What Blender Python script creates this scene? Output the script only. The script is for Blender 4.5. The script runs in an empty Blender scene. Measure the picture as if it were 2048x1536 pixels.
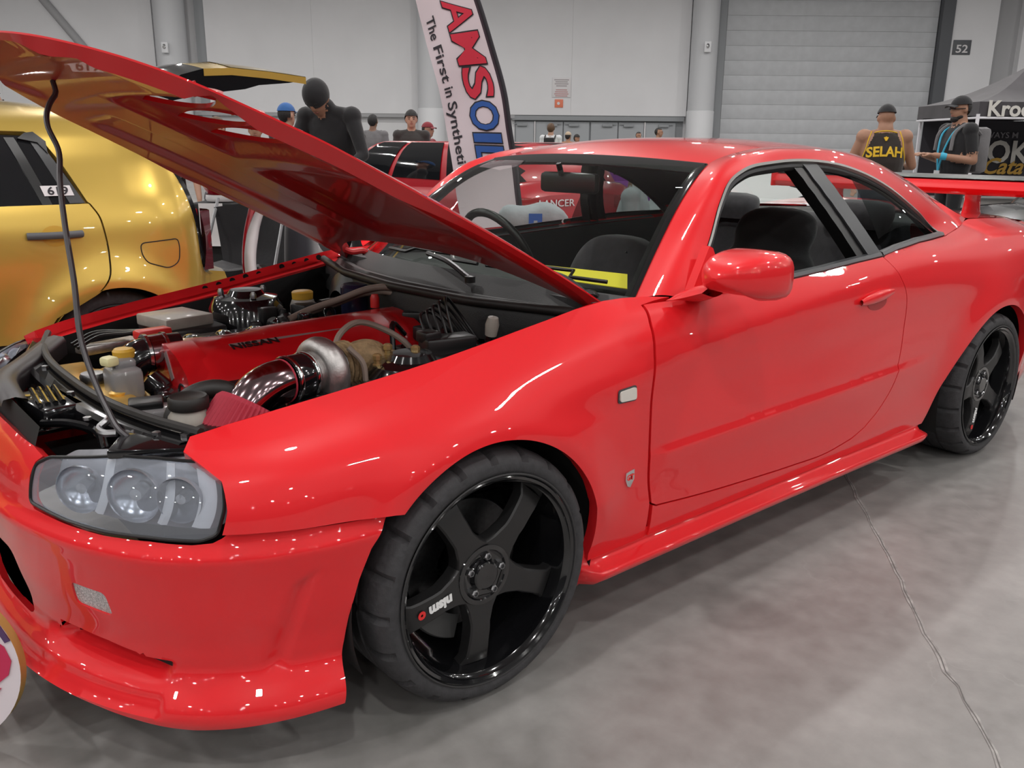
import bpy, bmesh, math, random
import numpy as np
from mathutils import Vector, Matrix
from mathutils.geometry import delaunay_2d_cdt

random.seed(7); rng = np.random.default_rng(7)
scene = bpy.context.scene
COL = scene.collection
PI = math.pi

# ------------------------------------------------------------------ camera
CAM = np.array([-1.13685, -2.26425, 1.26800])
YAW, PITCH, ROLL = 0.703685, 0.269973, 0.009956
def cam_axes():
    d = np.array([math.sin(YAW)*math.cos(PITCH), math.cos(YAW)*math.cos(PITCH), -math.sin(PITCH)])
    r = np.array([math.cos(YAW), -math.sin(YAW), 0.0]); u = np.cross(r, d)
    return r*math.cos(ROLL)+u*math.sin(ROLL), -r*math.sin(ROLL)+u*math.cos(ROLL), d
_r, _u, _d = cam_axes()
cd = bpy.data.cameras.new('camera'); cam = bpy.data.objects.new('camera', cd); COL.objects.link(cam)
cam.matrix_world = Matrix(((_r[0], _u[0], -_d[0], CAM[0]), (_r[1], _u[1], -_d[1], CAM[1]), (_r[2], _u[2], -_d[2], CAM[2]), (0, 0, 0, 1)))
cd.sensor_width = 36.0; cd.lens = 36.0*1747.488/2048; cd.clip_start = 0.05; cd.clip_end = 300
scene.camera = cam

# ------------------------------------------------------------------ world, exposure
w = bpy.data.worlds.new('world'); scene.world = w; w.use_nodes = True
w.node_tree.nodes['Background'].inputs[0].default_value = (0.8, 0.82, 0.85, 1)
w.node_tree.nodes['Background'].inputs[1].default_value = 0.05
vs = scene.view_settings
vs.view_transform = 'Standard'; vs.look = 'None'; vs.gamma = 1.0; vs.use_curve_mapping = False
vs.exposure = 0.0
try: scene.cycles.max_bounces = 8; scene.cycles.transparent_max_bounces = 16
except Exception: pass

# hall frame: a runs along the back wall, b towards it
HA = np.array([math.cos(YAW), -math.sin(YAW), 0.0]); HB = np.array([math.sin(YAW), math.cos(YAW), 0.0])
def H(a, b, z=0.0):
    p = np.array([CAM[0], CAM[1], 0.0]) + HA*a + HB*b; return (float(p[0]), float(p[1]), float(z))
HROT = -YAW          # rotation about z that turns +x along the back wall
WALL_B = 38.0
CEIL_Z = 9.6
LAMP_W = 140.0
LAMPS = [(a, b) for a in np.arange(-24, 25, 6.0) for b in np.arange(-19.5, 31, 5.5)]

# ------------------------------------------------------------------ helpers
def link(o, parent=None):
    COL.objects.link(o)
    if parent is not None: o.parent = parent
    return o
def tag(o, label=None, cat=None, group=None, kind=None):
    if label: o['label'] = label
    if cat: o['category'] = cat
    if group: o['group'] = group
    if kind: o['kind'] = kind
    return o
def empty(name, loc=(0, 0, 0), rz=0.0, parent=None):
    o = bpy.data.objects.new(name, None); o.location = loc; o.rotation_euler = (0, 0, rz); o.empty_display_size = 0.2
    return link(o, parent)
def mk(name, V, Fc, mat, parent=None, smooth=True, sharp=None):
    me = bpy.data.meshes.new(name)
    me.from_pydata([tuple(map(float, v)) for v in V], [], [tuple(int(i) for i in f) for f in Fc])
    if mat is not None:
        for m in (mat if isinstance(mat, (list, tuple)) else [mat]): me.materials.append(m)
    if smooth: me.polygons.foreach_set('use_smooth', [True]*len(me.polygons))
    me.update()
    if sharp is not None:
        try: me.set_sharp_from_angle(angle=math.radians(sharp))
        except Exception: pass
    return link(bpy.data.objects.new(name, me), parent)
class MB:
    """collects shapes of ONE part"""
    def __init__(s): s.V = []; s.F = []; s.M = []
    def add(s, V, Fc, m=0):
        o = len(s.V); s.V += [tuple(map(float, v)) for v in V]; s.F += [tuple(int(i)+o for i in f) for f in Fc]; s.M += [m]*len(Fc); return s
    def box(s, c, sz, R=None, m=0, bev=0.0):
        c = np.array(c, float); h = np.array(sz, float)/2
        if bev > 0:
            V, Fc = rbox(h, bev)
        else:
            V = np.array([[x, y, z] for x in (-1, 1) for y in (-1, 1) for z in (-1, 1)], float)*h
            Fc = [(0, 1, 3, 2), (4, 6, 7, 5), (0, 4, 5, 1), (2, 3, 7, 6), (0, 2, 6, 4), (1, 5, 7, 3)]
        if R is not None: V = V@np.array(R).T
        return s.add(V+c, Fc, m)
    def tube(s, P, r, n=10, cap=True, m=0):
        V, Fc = tube_vf(P, r, n, cap); return s.add(V, Fc, m)
    def lathe(s, prof, c=(0, 0, 0), axis=(0, 0, 1), n=24, m=0, a0=0.0, a1=2*PI):
        V, Fc = lathe_vf(prof, c, axis, n, a0, a1); return s.add(V, Fc, m)
    def ell(s, c, r, n=14, R=None, m=0):
        V, Fc = ell_vf(c, r, n, R); return s.add(V, Fc, m)
    def grid(s, G, m=0, close_u=False):
        G = np.asarray(G, float); a, b = G.shape[:2]; V = G.reshape(-1, 3); Fc = []
        for i in range(a-1):
            for j in range(b if close_u else b-1):
                k = (j+1) % b; Fc.append((i*b+j, i*b+k, (i+1)*b+k, (i+1)*b+j))
        return s.add(V, Fc, m)
    def build(s, name, mat, parent=None, smooth=True, sharp=40):
        o = mk(name, s.V, s.F, mat, parent, smooth, sharp)
        if isinstance(mat, (list, tuple)) and len(mat) > 1: o.data.polygons.foreach_set('material_index', s.M)
        return o
def rbox(h, b):
    b = min(b, min(h)*0.98)
    V = []; Fc = []; idx = {}
    def vid(p):
        k = tuple(round(q, 6) for q in p)
        if k not in idx: idx[k] = len(V); V.append(p)
        return idx[k]
    bm = bmesh.new(); bmesh.ops.create_cube(bm, size=2.0)
    for v in bm.verts: v.co = Vector((v.co.x*h[0], v.co.y*h[1], v.co.z*h[2]))
    bmesh.ops.bevel(bm, geom=bm.edges[:]+bm.verts[:], offset=b, segments=2, profile=0.5, affect='EDGES')
    bm.verts.index_update()
    V = np.array([v.co[:] for v in bm.verts]); Fc = [[v.index for v in f.verts] for f in bm.faces]; bm.free()
    return V, Fc
def frame_of(t):
    t = t/np.linalg.norm(t); a = np.array([0, 0, 1.0]) if abs(t[2]) < 0.9 else np.array([1.0, 0, 0])
    u = np.cross(t, a); u /= np.linalg.norm(u); return u, np.cross(t, u)
def tube_vf(P, r, n=10, cap=True):
    P = np.asarray(P, float); N = len(P); r = np.full(N, r) if np.isscalar(r) else np.asarray(r, float)
    T = np.gradient(P, axis=0); u, v = frame_of(T[0]); V = []
    for i in range(N):
        t = T[i]/max(np.linalg.norm(T[i]), 1e-9); u = u-t*(u@t); u /= np.linalg.norm(u); v = np.cross(t, u)
        for k in range(n):
            a = 2*PI*k/n; V.append(P[i]+r[i]*(u*math.cos(a)+v*math.sin(a)))
    Fc = [(i*n+k, i*n+(k+1) % n, (i+1)*n+(k+1) % n, (i+1)*n+k) for i in range(N-1) for k in range(n)]
    if cap: Fc += [tuple(range(n))[::-1], tuple((N-1)*n+k for k in range(n))]
    return V, Fc
def lathe_vf(prof, c, axis, n=24, a0=0.0, a1=2*PI):
    """prof: list of (radius, height along axis)"""
    ax = np.array(axis, float); ax /= np.linalg.norm(ax); u, v = frame_of(ax); c = np.array(c, float)
    full = abs(a1-a0-2*PI) < 1e-6; k = n if full else n+1; V = []
    for (r, h) in prof:
        for i in range(k):
            a = a0+(a1-a0)*i/n; V.append(c+ax*h+r*(u*math.cos(a)+v*math.sin(a)))
    Fc = []
    for j in range(len(prof)-1):
        for i in range(n):
            i2 = (i+1) % k
            Fc.append((j*k+i, j*k+i2, (j+1)*k+i2, (j+1)*k+i))
    return V, Fc
def ell_vf(c, r, n=14, R=None):
    m = n; V = []; Fc = []; r = np.array([r]*3 if np.isscalar(r) else r, float)
    for i in range(m+1):
        t = PI*i/m
        for k in range(2*m):
            a = PI*k/m; V.append(np.array([math.sin(t)*math.cos(a), math.sin(t)*math.sin(a), math.cos(t)])*r)
    V = np.array(V)
    if R is not None: V = V@np.array(R).T
    V = V+np.array(c, float); k = 2*m
    Fc = [(i*k+j, (i+1)*k+j, (i+1)*k+(j+1) % k, i*k+(j+1) % k) for i in range(m) for j in range(k)]
    return V, Fc
def cr(P, n, closed=False):
    """Catmull-Rom through P, n samples, chord-length spacing"""
    P = np.asarray(P, float)
    if closed: P = np.vstack([P, P[:1]])
    d = np.r_[0, np.cumsum(np.maximum(np.linalg.norm(np.diff(P, axis=0), axis=1), 1e-9))]
    t = np.linspace(0, d[-1], n+1)[:-1] if closed else np.linspace(0, d[-1], n)
    return herm(d, P, t, closed)
def herm(d, P, t, closed=False):
    P = np.asarray(P, float); one = P.ndim == 1
    if one: P = P[:, None]
    M = np.zeros_like(P); dd = np.diff(d); s = np.diff(P, axis=0)/dd[:, None]
    M[1:-1] = (s[:-1]*dd[1:, None]+s[1:]*dd[:-1, None])/(dd[:-1]+dd[1:])[:, None]
    if closed: M[0] = M[-1] = (s[-1]*dd[0]+s[0]*dd[-1])/(dd[0]+dd[-1])
    else: M[0] = s[0]; M[-1] = s[-1]
    t = np.asarray(t, float)
    i = np.clip(np.searchsorted(d, t, side='right')-1, 0, len(d)-2); h = dd[i]; q = ((t-d[i])/h)[..., None]; h = h[..., None]
    R = (2*q**3-3*q**2+1)*P[i]+(q**3-2*q**2+q)*h*M[i]+(-2*q**3+3*q**2)*P[i+1]+(q**3-q**2)*h*M[i+1]
    return R[..., 0] if one else R
def loft(rows, nu, nv):
    R = np.stack([cr(r, nu) for r in rows])                      # rows x nu x 3
    d = np.linspace(0, 1, len(rows))
    return np.stack([herm(d, R[:, j], np.linspace(0, 1, nv)) for j in range(nu)], 1)
def inpoly(Q, poly):
    Q = np.asarray(Q, float); poly = np.asarray(poly, float); x, y = Q[:, 0], Q[:, 1]; c = np.zeros(len(Q), bool)
    x1, y1 = poly[:, 0], poly[:, 1]; x2, y2 = np.roll(x1, -1), np.roll(y1, -1)
    for a, b, e, f in zip(x1, y1, x2, y2):
        if b != f:
            m = ((b > y) != (f > y)); c ^= m & (x < (e-a)*(y-b)/(f-b)+a)
    return c
def dens(poly, h, closed=True):
    poly = np.asarray(poly, float); out = []; n = len(poly)
    for i in range(n if closed else n-1):
        a, b = poly[i], poly[(i+1) % n]; k = max(1, int(math.ceil(np.linalg.norm(b-a)/h)))
        out += [a+(b-a)*j/k for j in range(k)]
    if not closed: out.append(poly[-1])
    return np.array(out)
def fillet(poly, r, n=5):
    """round the corners of a closed 2-D polygon"""
    P = [np.array(p, float) for p in poly]; out = []
    for i in range(len(P)):
        a, b, c = P[i-1], P[i], P[(i+1) % len(P)]
        u = a-b; v = c-b; lu, lv = np.linalg.norm(u), np.linalg.norm(v); k = min(r, lu*0.45, lv*0.45)
        p, q = b+u/lu*k, b+v/lv*k
        for t in np.linspace(0, 1, n): out.append((1-t)**2*p+2*t*(1-t)*b+t*t*q)
    return np.array(out)
def cdt(poly, holes, h, lines=()):
    loops = [dens(poly, h)]+[dens(q, h) for q in holes]
    lo, hi = loops[0].min(0), loops[0].max(0)
    gx = np.arange(lo[0], hi[0]+h, h); gy = np.arange(lo[1], hi[1]+h, h*0.866)
    G = np.array([(x+(h/2 if j % 2 else 0), y) for j, y in enumerate(gy) for x in gx])
    ok = inpoly(G, loops[0])
    for q in loops[1:]: ok &= ~inpoly(G, q)
    G = G[ok]
    XL = [dens(q, h, False) for q in lines]
    B = np.vstack(loops+XL)
    if len(G):
        keep = np.ones(len(G), bool)
        for s in range(0, len(G), 2000):
            dd = ((G[s:s+2000, None]-B[None])**2).sum(-1).min(1); keep[s:s+2000] = dd > (0.55*h)**2
        G = G[keep]
    P = np.vstack([B, G]); E = []; o = 0; L = []
    for q in loops:
        n = len(q); E += [(o+i, o+(i+1) % n) for i in range(n)]; L.append(list(range(o, o+n))); o += n
    for q in XL:
        n = len(q); E += [(o+i, o+i+1) for i in range(n-1)]; o += n
    r = delaunay_2d_cdt([Vector(p) for p in P], E, [], 0, 1e-7, True)
    V2 = np.array([v[:] for v in r[0]]); T = np.array(r[2])
    c = V2[T].mean(1); ok = inpoly(c, loops[0])
    for q in loops[1:]: ok &= ~inpoly(c, q)
    T = T[ok]
    a, b, cc = V2[T[:, 0]], V2[T[:, 1]], V2[T[:, 2]]
    ar = (b[:, 0]-a[:, 0])*(cc[:, 1]-a[:, 1])-(b[:, 1]-a[:, 1])*(cc[:, 0]-a[:, 0])
    T[ar < 0] = T[ar < 0][:, ::-1]
    remap = {}
    for new, olds in enumerate(r[3]):
        for ol in olds: remap[ol] = new
    L = [[remap[i] for i in l if i in remap] for l in L]
    return V2, T[np.abs(ar) > 1e-10], L
def vnormals(V, T):
    N = np.zeros_like(V); fn = np.cross(V[T[:, 1]]-V[T[:, 0]], V[T[:, 2]]-V[T[:, 0]])
    for k in range(3): np.add.at(N, T[:, k], fn)
    return N/np.maximum(np.linalg.norm(N, axis=1), 1e-12)[:, None]
def panel(name, poly, fmap, h, mat, parent=None, holes=(), thick=0.02, out=None, offset=0.0, roll=0.0, lines=()):
    """sheet-metal panel: polygon in a surface's own 2-D coordinates, mapped to 3-D, with a returned edge. out: rough outward direction"""
    V2, T, L = cdt(poly, holes, h, lines); V = fmap(V2); N = vnormals(V, T)
    flip = out is not None and (N@np.array(out, float)).mean() < 0
    if flip: T = T[:, ::-1]; N = -N
    V = V+N*offset; VV = [V]; FF = [list(t) for t in T]; o = len(V)
    if thick > 0:
        for l in L:
            p = V[l]; q = p-N[l]*thick; n = len(l)
            VV += [p, q]
            for i in range(n):
                j = (i+1) % n; FF.append([o+i, o+n+i, o+n+j, o+j] if not flip else [o+i, o+j, o+n+j, o+n+i])
            o += 2*n
    return mk(name, np.vstack(VV), FF, mat, parent, True, 60)
def mirror(o, parent=None, name=None, material=None):
    """copy of a car part reflected across the car's centre plane"""
    me = o.data.copy(); n = len(me.vertices); co = np.empty(n*3); me.vertices.foreach_get('co', co); co = co.reshape(-1, 3); co[:, 1] *= -1
    me.vertices.foreach_set('co', co.ravel()); me.flip_normals(); me.update()
    c = bpy.data.objects.new(name or o.name.split('.')[0], me)
    for k in ('label', 'group', 'kind'):
        if k in o: c[k] = o[k]
    return link(c, parent if parent is not None else o.parent)
def text_mesh(name, body, size, mat, parent=None, M=None, extrude=0.001, shear=0.0, bold=0.0, align='CENTER', sx=1.0, space=1.0):
    cu = bpy.data.curves.new('tx', 'FONT'); cu.body = body; cu.size = size; cu.extrude = extrude; cu.shear = shear; cu.offset = bold
    cu.align_x = align; cu.align_y = 'CENTER'; cu.space_character = space; cu.resolution_u = 3
    t = bpy.data.objects.new('tx', cu); COL.objects.link(t)
    me = bpy.data.meshes.new_from_object(t); COL.objects.unlink(t); bpy.data.objects.remove(t); bpy.data.curves.remove(cu)
    if callable(M):
        bm = bmesh.new(); bm.from_mesh(me); bmesh.ops.triangulate(bm, faces=bm.faces[:])
        for _ in range(4):
            lg = [e for e in bm.edges if e.calc_length() > size*.09]
            if not lg: break
            bmesh.ops.subdivide_edges(bm, edges=lg, cuts=1); bmesh.ops.triangulate(bm, faces=[f for f in bm.faces if len(f.verts) > 3])
        bm.to_mesh(me); bm.free()
    me.name = name; me.materials.clear(); me.materials.append(mat)
    n = len(me.vertices); co = np.empty(n*3); me.vertices.foreach_get('co', co); co = co.reshape(-1, 3); co[:, 0] *= sx
    if M is not None:
        if callable(M): co = M(co)
        else: M = np.array(M); co = co@M[:3, :3].T+M[:3, 3]
    me.vertices.foreach_set('co', co.ravel().astype(np.float32)); me.update()
    return link(bpy.data.objects.new(name, me), parent)
def basis(origin, ex, ey):
    ex = np.array(ex, float); ex /= np.linalg.norm(ex); ey = np.array(ey, float); ey -= ex*(ex@ey); ey /= np.linalg.norm(ey)
    M = np.eye(4); M[:3, 0] = ex; M[:3, 1] = ey; M[:3, 2] = np.cross(ex, ey); M[:3, 3] = origin; return M
def rotz(a): c, s = math.cos(a), math.sin(a); return np.array([[c, -s, 0], [s, c, 0], [0, 0, 1.0]])
def roty(a): c, s = math.cos(a), math.sin(a); return np.array([[c, 0, s], [0, 1.0, 0], [-s, 0, c]])
def rotx(a): c, s = math.cos(a), math.sin(a); return np.array([[1.0, 0, 0], [0, c, -s], [0, s, c]])

# ------------------------------------------------------------------ materials
def mat(name, col, rough=0.5, metal=0.0, coat=0.0, spec=0.5, noise=0.0, nscale=8.0, bump=0.0, bscale=60.0, emit=None, estr=0.0, sheen=0.0):
    m = bpy.data.materials.new(name); m.use_nodes = True; nt = m.node_tree; b = nt.nodes['Principled BSDF']
    b.inputs['Base Color'].default_value = (*col, 1); b.inputs['Roughness'].default_value = rough; b.inputs['Metallic'].default_value = metal
    b.inputs['Coat Weight'].default_value = coat; b.inputs['Coat Roughness'].default_value = 0.012; b.inputs['Specular IOR Level'].default_value = spec
    if sheen: b.inputs['Sheen Weight'].default_value = sheen
    if emit: b.inputs['Emission Color'].default_value = (*emit, 1); b.inputs['Emission Strength'].default_value = estr
    tc = nt.nodes.new('ShaderNodeTexCoord')
    if noise > 0:
        n = nt.nodes.new('ShaderNodeTexNoise'); n.inputs['Scale'].default_value = nscale; n.inputs['Detail'].default_value = 5
        nt.links.new(tc.outputs['Object'], n.inputs['Vector'])
        r = nt.nodes.new('ShaderNodeValToRGB'); r.color_ramp.elements[0].position = 0.3; r.color_ramp.elements[1].position = 0.7
        r.color_ramp.elements[0].color = (*[max(0, c*(1-noise)) for c in col], 1); r.color_ramp.elements[1].color = (*[min(1, c*(1+noise)) for c in col], 1)
        nt.links.new(n.outputs['Fac'], r.inputs['Fac']); nt.links.new(r.outputs['Color'], b.inputs['Base Color'])
    if bump > 0:
        n2 = nt.nodes.new('ShaderNodeTexNoise'); n2.inputs['Scale'].default_value = bscale; n2.inputs['Detail'].default_value = 3
        nt.links.new(tc.outputs['Object'], n2.inputs['Vector'])
        bp = nt.nodes.new('ShaderNodeBump'); bp.inputs['Strength'].default_value = bump; bp.inputs['Distance'].default_value = 0.01
        nt.links.new(n2.outputs['Fac'], bp.inputs['Height']); nt.links.new(bp.outputs['Normal'], b.inputs['Normal'])
    return m
def glass(name, tint=(0.75, 0.82, 0.8), ior=1.45, rough=0.0, haze=0.0):
    m = bpy.data.materials.new(name); m.use_nodes = True; nt = m.node_tree; nt.nodes.clear()
    N = nt.nodes.new; L = nt.links.new
    o = N('ShaderNodeOutputMaterial'); mx = N('ShaderNodeMixShader'); t = N('ShaderNodeBsdfTransparent'); g = N('ShaderNodeBsdfGlossy')
    t.inputs[0].default_value = (*tint, 1); g.inputs['Roughness'].default_value = rough; g.inputs[0].default_value = (1, 1, 1, 1)
    # Schlick reflectance of a thin two-sided pane
    ge = N('ShaderNodeNewGeometry'); dt = N('ShaderNodeVectorMath'); dt.operation = 'DOT_PRODUCT'; L(ge.outputs['Normal'], dt.inputs[0]); L(ge.outputs['Incoming'], dt.inputs[1])
    ab = N('ShaderNodeMath'); ab.operation = 'ABSOLUTE'; L(dt.outputs['Value'], ab.inputs[0])
    om = N('ShaderNodeMath'); om.operation = 'SUBTRACT'; om.inputs[0].default_value = 1.0; L(ab.outputs[0], om.inputs[1])
    pw = N('ShaderNodeMath'); pw.operation = 'POWER'; L(om.outputs[0], pw.inputs[0]); pw.inputs[1].default_value = 5.0
    f0 = ((ior-1)/(ior+1))**2; ma = N('ShaderNodeMath'); ma.operation = 'MULTIPLY_ADD'; L(pw.outputs[0], ma.inputs[0]); ma.inputs[1].default_value = 1-f0; ma.inputs[2].default_value = f0
    L(ma.outputs[0], mx.inputs[0]); 
    if haze > 0:
        df = N('ShaderNodeBsdfDiffuse'); df.inputs[0].default_value = (.62, .66, .74, 1); m2 = N('ShaderNodeMixShader'); m2.inputs[0].default_value = haze; L(t.outputs[0], m2.inputs[1]); L(df.outputs[0], m2.inputs[2]); L(m2.outputs[0], mx.inputs[1])
    else: L(t.outputs[0], mx.inputs[1])
    L(g.outputs[0], mx.inputs[2]); L(mx.outputs[0], o.inputs[0])
    return m
M = {}
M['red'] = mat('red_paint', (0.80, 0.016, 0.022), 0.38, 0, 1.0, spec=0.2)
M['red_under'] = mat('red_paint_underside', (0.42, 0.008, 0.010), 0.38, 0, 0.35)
M['red_cover'] = mat('red_engine_cover', (0.46, 0.006, 0.009), 0.3, 0, 1.0, spec=0.2)
M['black_gloss'] = mat('black_gloss', (0.006, 0.006, 0.007), 0.12, 0, 1.0)
M['black_satin'] = mat('black_satin', (0.0075, 0.0075, 0.008), 0.36)
M['black_plastic'] = mat('black_plastic', (0.009, 0.009, 0.0095), 0.5, bump=0.1, bscale=300)
M['rubber'] = mat('tyre_rubber', (0.032, 0.031, 0.032), 0.62, noise=0.15, nscale=40, bump=0.08, bscale=200)
M['tread'] = mat('tread_rubber', (0.040, 0.039, 0.042), 0.7, noise=0.2, nscale=60, bump=0.15, bscale=150)
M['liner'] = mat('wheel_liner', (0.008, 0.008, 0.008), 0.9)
M['grey_trim'] = mat('grey_trim', (0.05, 0.052, 0.056), 0.35)
M['chrome'] = mat('chrome', (0.75, 0.75, 0.76), 0.12, 1.0)
M['alu'] = mat('cast_aluminium', (0.48, 0.46, 0.45), 0.42, 1.0, noise=0.15, nscale=60, bump=0.08, bscale=250)
M['steel'] = mat('steel', (0.35, 0.35, 0.36), 0.35, 1.0)
M['drip'] = mat('drip_rail', (0.28, 0.27, 0.26), 0.3, 1.0)
M['white'] = mat('white_print', (0.85, 0.85, 0.85), 0.5)
M['redprint'] = mat('red_print', (0.8, 0.03, 0.03), 0.5)
M['glass'] = glass('car_glass', (0.80, 0.85, 0.82))
M['dark_glass'] = glass('dark_glass', (0.28, 0.33, 0.33))
M['lens'] = glass('lamp_lens', (0.80, 0.85, 0.92), 1.5, haze=.22)
# ================================================================== HALL (floor, walls, lamps)
def hall_box(name, a0, a1, b0, b1, z0, z1, mt, parent=None, kind='structure', smooth=False):
    mb = MB(); c = H((a0+a1)/2, (b0+b1)/2, (z0+z1)/2); mb.box(c, (a1-a0, b1-b0, z1-z0), R=rotz(HROT)); o = mb.build(name, mt, parent, smooth)
    if kind and parent is None: o['kind'] = kind
    return o
def floor_mat():
    m = bpy.data.materials.new('polished_concrete'); m.use_nodes = True; nt = m.node_tree; b = nt.nodes['Principled BSDF']; L = nt.links.new
    tc = nt.nodes.new('ShaderNodeTexCoord'); mp = nt.nodes.new('ShaderNodeMapping'); L(tc.outputs['Object'], mp.inputs[0])
    n1 = nt.nodes.new('ShaderNodeTexNoise'); n1.inputs['Scale'].default_value = 0.9; n1.inputs['Detail'].default_value = 9; n1.inputs['Roughness'].default_value = 0.62; L(mp.outputs[0], n1.inputs['Vector'])
    n2 = nt.nodes.new('ShaderNodeTexNoise'); n2.inputs['Scale'].default_value = 14; n2.inputs['Detail'].default_value = 6; L(mp.outputs[0], n2.inputs['Vector'])
    mx = nt.nodes.new('ShaderNodeMix'); mx.data_type = 'FLOAT'; mx.inputs[0].default_value = 0.35; L(n1.outputs[0], mx.inputs[2]); L(n2.outputs[0], mx.inputs[3])
    r = nt.nodes.new('ShaderNodeValToRGB'); e = r.color_ramp.elements; e[0].position = .34; e[0].color = (.17, .163, .156, 1); e[1].position = .66; e[1].color = (.32, .31, .30, 1); L(mx.outputs[0], r.inputs[0])
    # fine scratches and hairline marks
    v = nt.nodes.new('ShaderNodeTexVoronoi'); v.feature = 'DISTANCE_TO_EDGE'; v.inputs['Scale'].default_value = 1.1
    nd = nt.nodes.new('ShaderNodeTexNoise'); nd.inputs['Scale'].default_value = 2.5; nd.inputs['Detail'].default_value = 6; L(mp.outputs[0], nd.inputs['Vector'])
    va = nt.nodes.new('ShaderNodeVectorMath'); va.operation = 'MULTIPLY_ADD'; L(nd.outputs['Color'], va.inputs[0]); va.inputs[1].default_value = (.5, .5, .5); L(mp.outputs[0], va.inputs[2]); L(va.outputs[0], v.inputs['Vector'])
    cr_ = nt.nodes.new('ShaderNodeMapRange'); cr_.inputs[1].default_value = 0; cr_.inputs[2].default_value = .006; cr_.inputs[3].default_value = .22; cr_.inputs[4].default_value = 0; L(v.outputs['Distance'], cr_.inputs[0])
    nm = nt.nodes.new('ShaderNodeTexNoise'); nm.inputs['Scale'].default_value = 1.3; L(mp.outputs[0], nm.inputs['Vector'])
    ms = nt.nodes.new('ShaderNodeMapRange'); ms.inputs[1].default_value = .5; ms.inputs[2].default_value = .62; L(nm.outputs[0], ms.inputs[0])
    mu = nt.nodes.new('ShaderNodeMath'); mu.operation = 'MULTIPLY'; L(cr_.outputs[0], mu.inputs[0]); L(ms.outputs[0], mu.inputs[1])
    mc = nt.nodes.new('ShaderNodeMix'); mc.data_type = 'RGBA'; L(mu.outputs[0], mc.inputs[0]); L(r.outputs[0], mc.inputs[6]); mc.inputs[7].default_value = (.42, .41, .40, 1); L(mc.outputs[2], b.inputs['Base Color'])
    rr = nt.nodes.new('ShaderNodeMapRange'); rr.inputs[3].default_value = .30; rr.inputs[4].default_value = .50; L(n2.outputs[0], rr.inputs[0]); L(rr.outputs[0], b.inputs['Roughness'])
    return m
M['floor'] = floor_mat()
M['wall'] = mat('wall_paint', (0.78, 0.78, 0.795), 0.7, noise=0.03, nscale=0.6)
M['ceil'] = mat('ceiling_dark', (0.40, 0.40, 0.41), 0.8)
M['lampglow'] = mat('lamp_glow', (1, 1, 1), 0.5, emit=(1, .97, .93), estr=30)
M['lampbody'] = mat('lamp_body', (0.5, 0.5, 0.5), 0.4, 0.6)
fl = hall_box('floor', -32, 32, -22, WALL_B+.3, -.2, 0, M['floor'])
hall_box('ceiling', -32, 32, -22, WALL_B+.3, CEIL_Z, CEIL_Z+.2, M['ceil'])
hall_box('wall_back', -32, 32, WALL_B, WALL_B+.3, 0, CEIL_Z, M['wall'])
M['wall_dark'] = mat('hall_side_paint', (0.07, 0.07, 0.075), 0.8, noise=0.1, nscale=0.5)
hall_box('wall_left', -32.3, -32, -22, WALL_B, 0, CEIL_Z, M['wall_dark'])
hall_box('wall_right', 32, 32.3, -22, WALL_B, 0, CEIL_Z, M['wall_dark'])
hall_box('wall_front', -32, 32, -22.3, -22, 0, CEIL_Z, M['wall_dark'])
for (a, b) in LAMPS:
    L_ = empty('high_bay_lamp', H(a, b, CEIL_Z-1.2)); tag(L_, 'round high bay lamp hanging from the hall ceiling', 'lamp', 'high bay lamps under the ceiling')
    ld = bpy.data.lights.new('lamp_light', 'AREA'); ld.shape = 'DISK'; ld.size = .34; ld.energy = LAMP_W; ld.color = (1, .975, .95)
    lo = bpy.data.objects.new('lamp_light', ld); link(lo, L_); lo.location = (0, 0, -.02)
    if 'lamp_me' not in globals():
        mb = MB(); mb.lathe([(.24, -.0), (.20, .18), (.08, .26), (.08, .45), (.0005, .45)], (0, 0, 0), (0, 0, 1), 20); o = mb.build('lamp_housing', M['lampbody'], L_); lamp_me = o.data
        mb = MB(); mb.lathe([(.012, .44), (.012, 1.2)], (0, 0, 0), (0, 0, 1), 6); o = mb.build('hanger', M['lampbody'], L_); hang_me = o.data
    else:
        link(bpy.data.objects.new('lamp_housing', lamp_me), L_); link(bpy.data.objects.new('hanger', hang_me), L_)
# ================================================================== HERO CAR: body
car = empty('sports_coupe'); tag(car, 'bright red two-door sports coupe with raised hood and black five-spoke wheels', 'car')
RED = M['red']
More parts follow.
